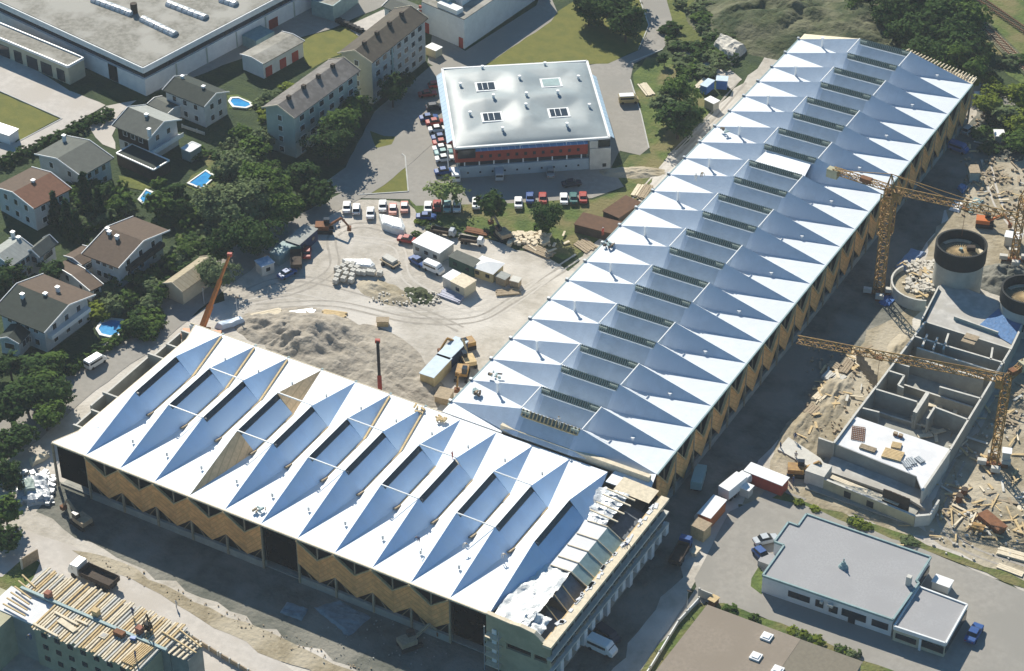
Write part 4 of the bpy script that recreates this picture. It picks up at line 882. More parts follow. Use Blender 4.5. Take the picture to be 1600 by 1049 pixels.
# ---------------------------------------------------------------- tower cranes
def lattice(f, a, b, w, n, up=Vector((0,0,1)), th=.13, tri=False):
    a=Vector(a); b=Vector(b); d_=(b-a).normalized(); r=d_.cross(up).normalized(); u_=r.cross(d_).normalized()
    cs=[(-1,-1),(1,-1),(1,1),(-1,1)] if not tri else [(-1,-1),(1,-1),(0,1)]
    P=lambda k,c:a.lerp(b,k/n)+r*c[0]*w/2+u_*c[1]*w/2
    for c in cs: th_ = th*.72; f.bar(P(0,c),P(n,c),th_*1.4)
    m_=len(cs)
    for k in range(n):
        for i in range(m_):
            c,e=cs[i],cs[(i+1)%m_]; f.bar(P(k,c) if k%2 else P(k,e),P(k+1,e) if k%2 else P(k+1,c),th_); f.bar(P(k,c),P(k,e),th_)
def tower_crane(label, base, top, jib_end, cj_end, mw=1.5, collar=True, apex=4.0):
    """base/top/ends are world points"""
    t = thing('tower_crane', label, 'tower crane', (base[0],base[1],0))
    b = Vector(base); tp = Vector((b.x,b.y,top)); 
    f = MB(); lattice(f,(b.x,b.y,.6),tp,mw,int(top/1.6),Vector((1,0,0)),.17); f.build('mast', yellow, t)
    if collar:
        f = MB(); lattice(f,(b.x,b.y,top*.58),tp-Vector((0,0,1.0)),mw*1.5,5,Vector((1,0,0)),.2); f.build('climbing_frame', yellow, t)
    MB().box((b.x,b.y,.35),(5,.7,.6),.3).box((b.x,b.y,.35),(.7,5,.55),.3).build('base_cross', rust, t)
    for q in ((1.9,1.0),(-1.9,-1.0),(1.0,-1.9),(-1.0,1.9)): MB().box((b.x+q[0],b.y+q[1],1.0),(1.6,.9,.9),.3).build('ballast_block', concl, t)
    J = Vector(jib_end); C_ = Vector(cj_end)
    f = MB(); lattice(f,tp+(J-tp).normalized()*.8,J,1.3,int((J-tp).length/1.4),Vector((0,0,1)),.14,True); f.build('jib', yellow, t)
    f = MB(); lattice(f,tp,C_,1.0,int((C_-tp).length/1.6),Vector((0,0,1)),.14); f.build('counter_jib', yellow, t)
    MB().box((C_.x,C_.y,C_.z-.6),(2.2,1.4,1.8),math.atan2((C_-tp).y,(C_-tp).x)).build('counterweight', concy, t)
    q = tp.lerp(C_,.42); MB().box((q.x,q.y,q.z+.2),(2.2,1.2,.9),math.atan2((C_-tp).y,(C_-tp).x)).build('winch_house', rust, t)
    ap = tp+Vector((0,0,apex)); f = MB()
    for q in ((-.7,-.7),(.7,-.7),(.7,.7),(-.7,.7)): f.bar(tp+Vector((*q,0)),ap,.16)
    f.build('tower_head', yellow, t)
    f = MB().bar(ap,tp.lerp(J,.45)+Vector((0,0,.6)),.1).bar(ap,tp.lerp(J,.82)+Vector((0,0,.6)),.1).bar(ap,C_,.1); f.build('tie_rod', yellow, t)
    d_=(J-tp).normalized(); q=tp+d_*1.2; MB().box((q.x,q.y,q.z-1.2),(1.3,1.2,1.8),math.atan2(d_.y,d_.x)).build('cab', yellow, t)
    q=tp.lerp(J,.6); MB().box((q.x,q.y,q.z-.9),(1.4,1.0,.3)).bar((q.x,q.y,q.z-1),(q.x,q.y,q.z-7),.06).build('trolley_and_hook', rust, t)
    return t
b1 = at(1372,460); tower_crane('tall yellow tower crane beside the long hall, jib pointing right above the round tower', b1, 24.6, at(1590,338,24.6), at(1302,266,24.6), 1.6, True, 3.2)
b3 = at(1552,728); tower_crane('yellow tower crane at right whose jib reaches left over the concrete shell', b3, 19.5, at(1246,529,19.5), at(1602,566,21.5), 1.3, False, 1.0)
b2 = at(1584,408); tower_crane('yellow crane mast at the right edge, behind the round tower', b2, 15, b2+Vector((16,6,15)), b2+Vector((5,-8,15)), 1.3, False, 2.0)
# mobile crane booms
def mobile_crane(label, base, tip, mtb, sect=3, w0=.95):
    t = thing('mobile_crane', label, 'mobile crane', (base[0],base[1],0)); a=Vector((base[0],base[1],1.9)); b=Vector(tip)
    for k in range(sect): p=a.lerp(b,k/sect); q=a.lerp(b,(k+1)/sect); MB().bar(p,q,w0*(1-.28*k)).build('boom_section', mtb if k != sect-1 or mtb is orange else darkw, t)
    MB().box(b,(.9,.6,.7),.4).build('boom_head', redp, t)
    MB().box((a.x,a.y,1.0),(7.5,2.3,1.0),.4).build('chassis', mtb, t); MB().box((a.x+1,a.y+.3,1.9),(1.6,1.5,1.2),.4).build('cab', mtb, t)
    for i in range(4):
        for s_ in (-1,1): x=-2.8+i*1.8; MB().cyl((a.x+x*math.cos(.4)-s_*1.1*math.sin(.4),a.y+x*math.sin(.4)+s_*1.1*math.cos(.4),.1),.5,.8,10).build('wheel', tyre, t)
    return t
p0 = at(315,530); mobile_crane('orange telescopic crane boom rising in front of the round olive tree', (p0.x,p0.y), at(359,398,13.5), orange)
p0 = at(597,650); mobile_crane('red and black telescopic boom standing behind the front wing by the sand heaps', (p0.x+0.5,p0.y-1.0), at(590,533,9.5+1.0), redp, 2, .8)

# ---------------------------------------------------------------- vegetation
LM = {}
def leafmesh(kind, seed, nclump, nleaf, leaf, shape):
    key=(kind,seed,nclump,shape)
    if key in LM: return LM[key]
    r = random.Random(seed); vs=[]; fs=[]
    lobes=[(r.uniform(-.45,.45),r.uniform(-.45,.45),r.uniform(-.35,.5),r.uniform(.45,.7)) for _ in range(7)]
    for c in range(nclump):
        if shape=='round':
            lx,ly,lz,lr=lobes[c%7]
            while True:
                x,y,z=r.uniform(-1,1),r.uniform(-1,1),r.uniform(-1,1); q=math.sqrt(x*x+y*y+z*z)
                if .25<q<1: break
            q2=(.55+.45*r.random())/q if r.random()<.8 else 1; x,y,z=lx+x*q2*lr,ly+y*q2*lr,lz+z*q2*lr*.9; cr=r.uniform(.10,.2)
        elif shape=='cone':
            z=r.uniform(-1,1)**1; rr=(1-z)/2*(.6+.4*((z*7)%1)); an=r.uniform(0,6.283); q=rr*math.sqrt(r.uniform(.3,1)); x,y=q*math.cos(an),q*math.sin(an); cr=.12
        else:  # hedge / low
            x,y,z=r.uniform(-1,1),r.uniform(-1,1),r.uniform(-1,1); z=z*(1-.25*(x*x+y*y)); cr=.15
        for k in range(nleaf):
            px,py,pz=x+r.gauss(0,cr*.6),y+r.gauss(0,cr*.6),z+r.gauss(0,cr*.5)
            n=Vector((px+r.uniform(-.8,.8),py+r.uniform(-.8,.8),pz+.5+r.uniform(-.6,.8))).normalized()
            a=n.orthogonal().normalized(); a.rotate(__import__('mathutils').Quaternion(n,r.uniform(0,6.28))); b=n.cross(a); s_=leaf*r.uniform(.6,1.3); o=len(vs); p=Vector((px,py,pz))
            vs+=[p-a*s_-b*s_*.5,p+a*s_*.2-b*s_*.8,p+a*s_+b*s_*.3,p-a*s_*.3+b*s_*.8]; fs.append((o,o+1,o+2,o+3))
    me=bpy.data.meshes.new('leaf_crown'); me.from_pydata([tuple(v) for v in vs],[],fs); me.materials.append(LF[kind]); LM[key]=me; return me
TR=[0]
trunkmesh={}
def trunk(h,r0):
    f=MB(); prev=Vector((0,0,0)); 
    f.cyl((0,0,0),r0,h*.5,7,r0*.65)
    for k in range(5):
        a=k*1.256+.4; f.bar((0,0,h*.42),(math.cos(a)*h*.28,math.sin(a)*h*.28,h*.8),r0*.45)
    return f
LAND = [((60,450),'dark-roofed chalet'),((190,375),'big brown chalet'),((120,420),'brown side building'),((45,390),'two-chimney house'),((60,295),'red-brown roofed house'),((125,240),'grey-green roofed house'),
 ((230,215),'balcony chalet'),((305,150),'dark green-roofed house'),((315,282),'rectangular pool'),((228,305),'half-covered pool'),((177,512),'hexagonal pool'),((290,435),'tan tiled shed'),((380,300),'middle of the grove'),((440,190),'grey apartment block'),((375,160),'oval pool'),
 ((1140,70),'ragged stone stack'),((1060,160),'big twin tree'),((1110,140),'blue cabins'),((1250,62),'far left corner of the long hall'),((1400,95),'far gable of the long hall'),((1519,135),'far right corner of the long hall'),((1050,30),'road bend'),((1200,15),'left of the scrub hill'),((1300,25),'top of the scrub hill'),((1380,50),'right of the scrub hill'),((1580,80),'railway track'),((1560,170),'white cabin in the dirt'),
 ((1345,780),'front wall of the concrete shell'),((1260,800),'notch of the pavilion roof'),((1450,860),'rear corner of the pavilion'),((1550,818),'rusty skip'),((1500,780),'rusty drums'),((1552,728),'base of the right crane'),((1470,800),'right corner of the shell'),((1590,870),'pale planks at the edge'),((1370,690),'white slab'),((1300,600),'shuttering row'),((1280,650),'lower shuttering'),((1510,400),'round tower'),((1500,300),'small blue sheet'),((1561,240),'site cabin'),((1590,300),'right edge of the clay'),((1430,430),'rubble basin'),
 ((1120,945),'brown wooden box'),((1200,975),'upper white rooflight'),((1320,1020),'right end of the brown roof'),((700,360),'white truck'),((760,345),'dark narrow tree'),((850,370),'round dark tree'),((1540,640),'middle of the right crane mast'),((1460,660),'open rooms of the shell')]
def near(x, y):
    q, n = min(LAND, key=lambda l: (l[0][0]-x)**2+(l[0][1]-y)**2); dx_, dy_ = x-q[0], y-q[1]
    side = 'just beside' if dx_*dx_+dy_*dy_ < 144 else ('right of' if dx_ > 0 else 'left of') if abs(dx_) > abs(dy_) else ('below' if dy_ > 0 else 'above')
    if n.startswith(('left of','right of')): n = n.split(' of ',1)[1]+' flank on the '+n.split(' ')[0]
    return side+' the '+n
def tree(px, py, r, h, kind='mid', label=None, group=None, cat='tree', shape='round', name=None, nclump=None, low=.25, base=False, leaf=None):
    """px,py: pixel of the crown centre; r crown radius m; h height m"""
    zc = h*(.58 if shape=='round' else .5)
    p = at(px,py,0 if base else zc); seed = TR[0]%5; TR[0]+=1
    name = name or {'round':'broadleaf_tree','cone':'conifer_tree','low':'bush'}[shape]
    t = thing(name, label or 'tree', cat, (p.x,p.y,0), group, R.uniform(0,6))
    n = nclump or (150 if r > 4 else 90 if r > 2 else 45); lf = (leaf or .34)/max(r,1)*.9
    lf = max(.05,round(lf,2))
    me = leafmesh(kind, seed, n, 26 if r > 2 else 16, lf, shape)
    c = bpy.data.objects.new('crown', me); COL.objects.link(c); c.parent=t
    vz = h*(.46 if shape=='round' else .5) if shape!='low' else h*.5
    c.location=(0,0,h-vz*.98); c.scale=(r,r*R.uniform(.85,1.1),vz)
    if shape!='low': trunk(h,max(.12,r*.06)).build('trunk', bark, t, local=True)
    return t
G1='trees of the garden quarter'; G2='dark trees beyond the far end of the hall'
def T(lst, **k):
    for q in lst: tree(*q[:5], label=q[5], **k)
T([(366,262,4.6,8,'olive','grey-green tree beside the rectangular pool, at its lower right'),(405,275,5.5,9,'mid','tree in the grove just below the gable corner of the grey apartment block'),
   (335,318,5.5,9,'olive','largest grey-green tree left of the gravel lot, above the tan shed'),(380,320,6.5,11,'olive','tall wide tree in the middle of the garden grove'),
   (425,300,5.5,10,'mid','tree at the right of the garden grove with yellowish top'),(440,330,4.5,8,'mid','tree at the lower right of the garden grove by the street'),
   (400,365,5.5,9,'dark','dark tree at the foot of the garden grove above the street'),(355,372,5,8,'dark','dark tree between the tan shed and the grove'),
   (470,275,4.2,7,'dark','dark tree below the grey apartment block along the shaded street'),(500,300,3.6,6,'dark','dark tree at the right end of the shaded street'),
   (535,195,5.2,10,'mid','sunlit tree in front of the grey apartment block, nearer its middle'),(510,225,5.2,9,'dark','dark tree in front of the grey apartment block, lower one'),
   (555,165,4,8,'mid','tree at the right end of the grey apartment block'),(613,140,3.6,8,'dark','dark tree in front of the white windows of the brown-roofed block'),
   (632,128,2.6,5,'dark','small dark tree at the foot of the brown-roofed block'),(376,208,2.8,4.4,'mid','round tree just below the oval pool'),
   (340,425,4.2,7,'olive','round olive tree behind the orange crane boom'),(188,315,3.6,5.5,'mid','round tree left of the small covered pool'),
   (250,318,3.6,5.5,'mid','round tree right of the small covered pool'),(247,287,1.8,3,'mid','small clipped round tree above the covered pool'),
   (275,300,3,5,'dark','dark bushy tree below the rectangular pool'),(75,425,3,5,'dark','dark tree between the grey-roofed and brown-roofed houses'),
   (12,430,4,7,'dark','dark tree in front of the two-chimney house'),(400,235,4,6,'mid','tree at the foot of the grey apartment block on its left'),
   (410,215,3,5,'olive','small olive tree at the left corner of the grey apartment block'),(455,140,2.4,3.5,'yellow','yellow-green bushy tree above the grey apartment roof'),
   (425,150,2.2,3.2,'olive','olive bushy tree left of the grey corrugated roof')], group=G1)
T([(132,300,2.6,9,'conifer','tall conifer between the red-brown roof and the covered pool'),(155,325,2.6,9,'conifer','dark conifer right of the tallest one in the garden'),(105,340,2.6,8,'conifer','dark conifer above the big brown chalet roof'),
   (85,325,2.3,7,'conifer','dark conifer right of the red-brown roofed house'),(120,355,2.2,7,'conifer','narrow conifer by the light grey roof'),(175,350,2,6,'conifer','conifer just above the chalet ridge')], shape='cone', group='dark conifers in the gardens')
for i,(x,y,r,h,k) in enumerate([(52,575,4,6,'dark'),(78,610,4.5,7,'dark'),(40,620,4.5,7,'dark'),(70,650,3.6,6,'mid'),(15,570,4,6,'dark'),(15,640,4,7,'dark'),(5,700,4,6,'dark'),(30,680,3,5,'dark'),(55,600,4,7,'mid'),(5,740,3.5,6,'dark'),(8,800,3.5,6,'mid'),(10,840,3,5,'dark'),(85,565,3.2,5,'mid')]):
    where=['at the left of the street, upper one','right of the grove by the parked van','in the grove at the left edge','with lighter top in the grove','at the left edge below the dark chalet','at the left edge in mid grove','at the left edge above the site','low in the grove','in the heart of the grove','near the left edge by the heap of sheeting','at the left edge beside the road','at the left edge above the fenced lot','at the street side under the hedge'][i]
    tree(x,y,r,h,k,label='dense garden tree '+where,group='grove beside the street at the left')
for i,(x,y) in enumerate([(115,580),(135,567),(155,555),(175,543),(195,530),(213,517),(230,505),(243,492)]):
    tree(x-5,y-5,1.5,1.8,'mid' if i%2 else 'dark',label='clump of the long hedge along the street between pool and parked van',cat='hedge',shape='low',name='hedge_clump',group='hedge along the street')
for i,(x,y) in enumerate([(168,178),(155,185),(140,186),(125,196),(110,205),(92,213),(75,220),(60,228),(40,236),(22,243),(8,251)]):
    tree(x,y,1.6,2,'dark',label='clump of the hedge between the concrete yard and the grey-green roofed house',cat='hedge',shape='low',name='hedge_clump',group='hedge below the concrete yard')
for i in range(34):
    x,y=R.choice([(R.uniform(130,330),R.uniform(280,350)),(R.uniform(265,320),R.uniform(330,440)),(R.uniform(100,200),R.uniform(290,345)),(R.uniform(170,250),R.uniform(440,480)),(R.uniform(360,420),R.uniform(140,180)),(R.uniform(330,480),R.uniform(215,330)),(R.uniform(200,260),R.uniform(455,510)),(R.uniform(0,60),R.uniform(430,450))])
    if any(abs(x-a_)<32 and -20<y-b_<40 for a_,b_ in ((315,282),(228,305),(177,512),(375,160))): continue
    tree(x,y,R.uniform(1.8,3.0),R.uniform(3,4.8),R.choice(['mid','dark','dark','olive']),label='small tree in the gardens, '+near(x,y),group='small garden trees')
for i in range(90):
    x,y=R.choice([(R.uniform(150,330),R.uniform(285,350)),(R.uniform(265,330),R.uniform(330,400)),(R.uniform(150,270),R.uniform(455,500)),(R.uniform(290,400),R.uniform(225,260)),(R.uniform(60,200),R.uniform(270,350)),(R.uniform(170,270),R.uniform(420,460)),(R.uniform(350,470),R.uniform(150,180)),(R.uniform(195,245),R.uniform(480,520))])
    if any(abs(x-a_)<27 and -16<y-b_<32 for a_,b_ in ((315,282),(228,305),(177,512),(375,160))): continue
    tree(x,y,R.uniform(1.2,2.4),R.uniform(1.2,2.8),kk:=R.choice(['mid','dark','yellow','olive','mid']),label={'mid':'mid green','dark':'dark green','yellow':'yellow-green','olive':'olive green'}[kk]+' garden bush, '+near(x,y),shape='low',cat='bush',group='bushes in the gardens')
T([(692,298,4.2,7,'light','feathery light green tree with thin foliage over the parked cars')], nclump=55)
T([(768,320,3.4,7.5,'dark','dark narrow tree right of the feathery one'),(848,338,4.2,8,'dark','dark round tree beside the three cars at the end of the row'),
   (1062,140,5.0,9,'mid','upper half of the big twin tree by the footpath'),(1060,185,5.5,9,'dark','lower half of the big twin tree beside the hall'),(1040,165,4,7,'olive','grey-green tree on the left flank of the big twin tree'),
   (1038,92,1.6,3,'dark','small dark bushy tree at the start of the footpath')])
T([(930,0,6,9,'dark','left tree of the dark clump inside the road bend'),(955,12,6,10,'dark','middle tree of the dark clump inside the road bend'),(978,35,5,9,'dark','lower right tree of the dark clump inside the road bend'),(920,20,3.4,6,'mid','small lighter tree at the left of the dark clump'),(965,-25,6,10,'dark','topmost tree of the dark clump inside the road bend')])
k=0
for (x,y,r,h) in [(1350,0,5,8),(1385,20,5,9),(1420,10,6,10),(1440,45,5.5,9),(1465,20,6,10),(1455,80,5.5,9),(1490,50,6,10),(1485,95,5,9),(1512,75,5.5,9),(1512,30,5,10),(1515,110,4.0,8),(1410,50,4.5,8),(1400,-15,6,9),(1450,-15,6,9),(1500,-10,6,9),(1555,150,3.4,5),(1590,150,4,6),(1575,180,3.6,5),(1600,190,4,6),(1590,220,3.4,5),(1540,160,3.5,5),(1535,125,3,5),(1430,90,4,7)]:
    tree(x,y,r,h,R.choice(['dark','mid','dark']) if x<1535 else R.choice(['mid','yellow','olive']),label='dense tree in the '+('upper ' if y<30 else 'middle ' if y<85 else 'lower ')+('left' if x<1440 else 'centre' if x<1500 else 'right')+' part of the dark wood beyond the far hall end',group=G2)
for i in range(150):
    x,y=R.choice([(R.uniform(1160,1330),R.uniform(-5,50)),(R.uniform(1330,1440),R.uniform(40,95)),(R.uniform(1040,1110),R.uniform(0,95)),(R.uniform(1180,1380),R.uniform(5,75)),(R.uniform(1060,1150),R.uniform(70,115)),(R.uniform(1100,1230),R.uniform(10,60)),(R.uniform(1530,1600),R.uniform(90,240))])
    tree(x,y,R.uniform(1.0,2.2),R.uniform(.9,2),R.choice(['mid','dark','dark','olive']),label='scrub bush on rough ground, '+near(x,y),shape='low',cat='bush',group='scrub at the top right')
for i in range(30):
    x,y=R.choice([(R.uniform(1105,1340),0),(R.uniform(1240,1440),1),(R.uniform(1230,1330),2),(R.uniform(650,880),3)])
    if y==0: y=948+(x-1105)*.36-6
    elif y==1: y=785+(x-1240)*.35
    elif y==2: y=985+(x-1230)*.4
    else: y=R.uniform(345,372)
    tree(x,y,R.uniform(.7,1.2),R.uniform(.6,1.1),R.choice(['yellow','mid','olive']),label='grassy tuft on the verge, '+near(x,y),shape='low',cat='bush',group='tufts along the verges',base=True)

# ---------------------------------------------------------------- vehicles (prototypes, then copies)
def heading(a, b): d_ = at(*b)-at(*a); return math.atan2(d_.y, d_.x)
def loft(secs):   # secs: list of (x, [(y,z)...])
    f = MB(); n = len(secs[0][1]); vs = [(x,y,z) for x,s in secs for y,z in s]; m_ = len(secs)
    fs = [(k*n+i,k*n+(i+1)%n,(k+1)*n+(i+1)%n,(k+1)*n+i) for k in range(m_-1) for i in range(n)]
    fs += [tuple(range(n-1,-1,-1)), tuple((m_-1)*n+i for i in range(n))]
    return f.add(vs,fs)
def sec(w, z0, z1, b=.08): w/=2; return [(-w+b,z0),(w-b,z0),(w,z0+b),(w,z1-b),(w-b,z1),(-w+b,z1),(-w,z1-b),(-w,z0+b)]
def wheels(t, xs, w, r=.31):
    for x in xs:
        for s_ in (-1,1):
            f = MB(); n=12; vs=[(x+r*math.cos(6.2832*i/n),s_*(w/2-.2),r+r*math.sin(6.2832*i/n)) for i in range(n)]+[(x+r*math.cos(6.2832*i/n),s_*(w/2+.02),r+r*math.sin(6.2832*i/n)) for i in range(n)]
            f.add(vs,[(i,(i+1)%n,n+(i+1)%n,n+i) for i in range(n)]+[tuple(range(n)),tuple(range(2*n-1,n-1,-1))]).build('wheel', tyre, t, local=True)
def make_car(hatch=False):
    t = thing('parked_car','car','car'); L=4.2 if not hatch else 3.8; h=L/2; w=1.66
    loft([(-h,sec(w*.86,.42,.78)),(-h+.15,sec(w*.98,.25,.88)),(-h+.9,sec(w,.22,.92)),(.3,sec(w,.22,.9)),(h-.9,sec(w*.98,.22,.84)),(h-.15,sec(w*.92,.27,.74)),(h,sec(w*.8,.4,.66))]).build('body', whitep, t, local=True)
    rb = -h+(.2 if hatch else .85)
    loft([(rb,sec(w*.86,.8,.92,.03)),(rb+.45,sec(w*.80,.8,1.33,.06)),(.35,sec(w*.80,.8,1.36,.06)),(1.0,sec(w*.86,.8,.9,.03))]).build('window_band', glass, t, local=True)
    loft([(rb+.42,sec(w*.76,1.3,1.38,.03)),(.33,sec(w*.76,1.32,1.41,.03))]).build('roof', whitep, t, local=True)
    for s_ in (-1,1):
        MB().box((h-.06,s_*.55,.6),(.12,.3,.14)).build('headlight', glass, t, local=True); MB().box((-h+.03,s_*.55,.65),(.1,.26,.14)).build('tail_light', redp, t, local=True)
    wheels(t,(-h+.75,h-.75),w); return reg(t)
def make_van():
    t = thing('van','van','van'); h=2.2; w=1.75
    loft([(-h,sec(w*.94,.35,1.8)),(-h+.12,sec(w,.3,1.92)),(h-1.0,sec(w,.3,1.93)),(h-.45,sec(w*.97,.3,1.3)),(h,sec(w*.9,.35,.95))]).build('body', whitep, t, local=True)
    loft([(-h-.02,sec(w*.84,1.15,1.65,.05)),(-h+.3,sec(w*1.012,1.12,1.66,.05)),(h-1.2,sec(w*1.012,1.12,1.66,.05)),(h-.55,sec(w*.9,1.1,1.5,.05))]).build('window_band', glass, t, local=True)
    loft([(-h+.1,sec(w*.9,1.9,1.98,.03)),(h-1.1,sec(w*.9,1.9,1.98,.03))]).build('roof', whitep, t, local=True)
    wheels(t,(-h+.8,h-.75),w); return reg(t)
def make_truck(box=True):
    t = thing('truck','truck','truck')
    MB().box((-.6,0,.75),(6.4,1.0,.25)).build('chassis', black, t, local=True)
    loft([(1.7,sec(2.1,.6,2.35)),(2.9,sec(2.1,.6,2.3)),(3.4,sec(2.0,.6,1.4))]).build('cab', whitep, t, local=True)
    loft([(2.5,sec(2.13,1.5,2.1,.04)),(3.15,sec(1.9,1.45,2.0,.04))]).build('windscreen', glass, t, local=True)
    if box: MB().box((-1.2,0,1.9),(5.2,2.3,2.0)).build('load_box', whitep, t, local=True)
    else:
        f = MB(); f.box((-1.2,0,1.0),(5.2,2.2,.15))
        for s_ in (-1,1): f.box((-1.2,s_*1.08,1.35),(5.2,.08,.7))
        f.box((-3.78,0,1.35),(.08,2.2,.7)).box((1.36,0,1.45),(.08,2.2,.9)); f.build('load_bed', tealm if 0 else darkw, t, local=True)
    wheels(t,(-2.8,-1.6,2.5),2.1,.45); return reg(t)
PROTO = {'car':make_car(),'hatch':make_car(True),'van':make_van(),'truck':make_truck(),'tipper':make_truck(False)}
USED = set()
def hexm(n,c): return mat('paint_'+n, c, .35, .06, 2)
PT = dict(white=whitep, red=hexm('red',(.36,.05,.035)), blue=hexm('blue',(.035,.09,.26)), dark=hexm('dark',(.03,.035,.05)), teal=hexm('teal',(.25,.42,.42)), tan=hexm('tan',(.52,.40,.18)), green=hexm('green',(.04,.14,.13)), pink=hexm('pink',(.60,.30,.24)), silver=hexm('silver',(.45,.48,.5)), orange=hexm('orange',(.55,.16,.04)), grey=hexm('grey',(.3,.33,.33)))
def vehicle(kind, px, hd, col, label, group=None, roof=None, sc=None, z=0):
    o = PROTO[kind] if kind not in USED else copy_tree(PROTO[kind]); USED.add(kind)
    p = at(*px); hdg = heading(*hd) if isinstance(hd, tuple) else hd
    place(o,(p.x,p.y,.06+ZL[0]+z),hdg,label,group,(sc,sc,sc) if sc else None)
    if group is None and 'group' in o: del o['group']
    paint(o,'body',PT[col]); paint(o,'cab',PT[col]); paint(o,'load_box',PT[roof or col]); paint(o,'roof',PT[roof or col])
    return o
g = 'cars parked beside the vaulted-roof hall'
HX = ((655,190),(690,186))
for px,c,l,k in [((668,151),'red','dark red car in shade behind the hall, highest in the row','car'),((682,137),'red','red car in shade close to the hall corner','hatch'),((679,171),'dark','black open car between the red cars in shade and the big dark car','hatch'),
    ((670,188),'blue','dark blue car sticking out furthest to the left in the row beside the hall','car'),((680,195),'red','red car directly above the first white car in the row','car'),((684,206),'white','white car, first of the white ones from the top of the row','car'),
    ((689,219),'blue','dark blue car in mid row beside the hall, above a red one','car'),((691,227),'red','red car between the blue car and the group of white cars','car'),((691,236),'white','white car directly below the lower red car','car'),
    ((694,243),'teal','pale teal car between two white cars in the row','car'),((695,252),'white','white car, lowest of the white ones in the row','car'),((694,272),'blue','dark blue car parked alone at the lower end of the row','car')]:
    vehicle(k,px,HX,c,l,g)
vehicle('van',(712,279),((714,290),(711,268)),'white','white van standing lengthwise at the lower corner of the vaulted-roof hall')
HY = ((579,345),(580,325)); g='cars parked along the top of the gravel lot'
for px,c,l,k in [((542,328),'white','white car, leftmost on the gravel lot','car'),((557,331),'white','white car, second from the left on the gravel lot','hatch'),((579,337),'white','white car standing lower than its neighbours on the gravel lot','car'),
    ((598,326),'white','white car behind the long white wrapped load','car'),((614,331),'pink','pink and white car beside the wrapped load','car'),((632,328),'pink','pale red and white car, rightmost on the gravel lot','car')]:
    vehicle(k,px,HY,c,l,g,roof='white' if c=='pink' else None)
g='cars parked in the row below the vaulted-roof hall'
for px,c,l,k in [((669,328),'white','white car at the left end of the row, under the feathery tree','car'),((683,326),'red','red car under the feathery tree','car'),((699,327),'teal','teal car behind the trunk of the feathery tree','car'),((714,327),'white','white car just right of the feathery tree','car'),
    ((744,322),'white','white car left of the dark narrow tree','car'),((810,321),'white','white car between the two dark trees','car'),((828,313),'blue','blue car in the row right of a white one, behind foliage','car'),((848,314),'red','red car mostly behind the round dark tree','car'),
    ((881,315),'white','white car, first of the three at the right end','car'),((896,314),'green','dark teal car between the white and the red one at the right end','car'),((911,313),'red','bright red car at the right end of the row','car')]:
    vehicle(k,px,((912,323),(911,305)),c,l,g)
vehicle('van',(780,277),((780,285),(779,268)),'silver','grey-blue van in the hall shadow near its base wall')
vehicle('car',(860,273),((860,280),(859,266)),'grey','grey car standing in the shade against the hall')
vehicle('car',(893,291),((880,292),(905,289)),'dark','dark car in the shade above the right end of the row')
vehicle('car',(666,343),((655,343),(680,343)),'blue','dark blue car in the grass under the feathery tree')
vehicle('van',(982,161),((972,161),(993,160)),'tan','tan van with cream roof alone on the yard right of the hall',roof='white')
vehicle('van',(150,571),((137,578),(163,562)),'white','white minibus parked on the street beside the hedge')
vehicle('van',(678,425),((665,420),(693,432)),'white','white minibus with blue nose among the site huts')
vehicle('car',(653,413),((640,405),(665,420)),'blue','dark blue car touching the back of the white minibus')
vehicle('car',(637,379),((625,378),(650,382)),'red','red car left of the large white site hut')
vehicle('tipper',(463,409),((463,425),(462,395)),'green','old dark green flatbed truck below the blue-walled hut')
vehicle('car',(480,399),((479,410),(481,390)),'red','small red car right of the old dark truck')
vehicle('car',(449,432),((438,438),(460,427)),'blue','blue car at the edge of the tree shadow on the gravel lot')
vehicle('tipper',(694,368),((683,366),(706,370)),'silver','pale truck with blue-white cab behind the white site hut',sc=.72)
vehicle('tipper',(738,382),((725,380),(750,384)),'white','truck with white cab in the scrub above the green hut',sc=.72)
vehicle('tipper',(146,908),((178,922),(118,895)),'white','dump truck with white cab and dark open bed behind the joist roof',sc=1.25)
vehicle('truck',(1150,768),((1133,778),(1165,752)),'white','white box truck beside the red container trailer')
vehicle('truck',(1092,754),((1088,768),(1097,738)),'teal','pale blue-roofed truck alone in the shade of the long hall',sc=.85)
vehicle('tipper',(1064,868),((1056,880),(1072,850)),'blue','bright blue truck in the shaded street behind the orange container',sc=.95)
vehicle('van',(940,1018),((925,1012),(955,1026)),'white','white van parked in the shaded street by the end block',sc=1.15)
vehicle('van',(949,999),((938,990),(962,1007)),'dark','dark van beside the white one in the shaded street')
vehicle('car',(1521,995),((1511,1012),(1531,978)),'blue','blue car with pale bonnet beside the office pavilion',sc=1.15)
vehicle('car',(1196,848),((1188,850),(1205,846)),'silver','silver car at the left end of the office pavilion',sc=1.05)
vehicle('hatch',(1190,872),((1182,864),(1199,880)),'blue','blue car, lower of the two left of the office pavilion',sc=1.05)
vehicle('hatch',(1512,207),((1505,214),(1522,200)),'grey','grey car in the shade at the far end of the long hall')
vehicle('van',(1497,237),((1488,233),(1507,240)),'blue','blue van in the shade at the far end of the long hall')

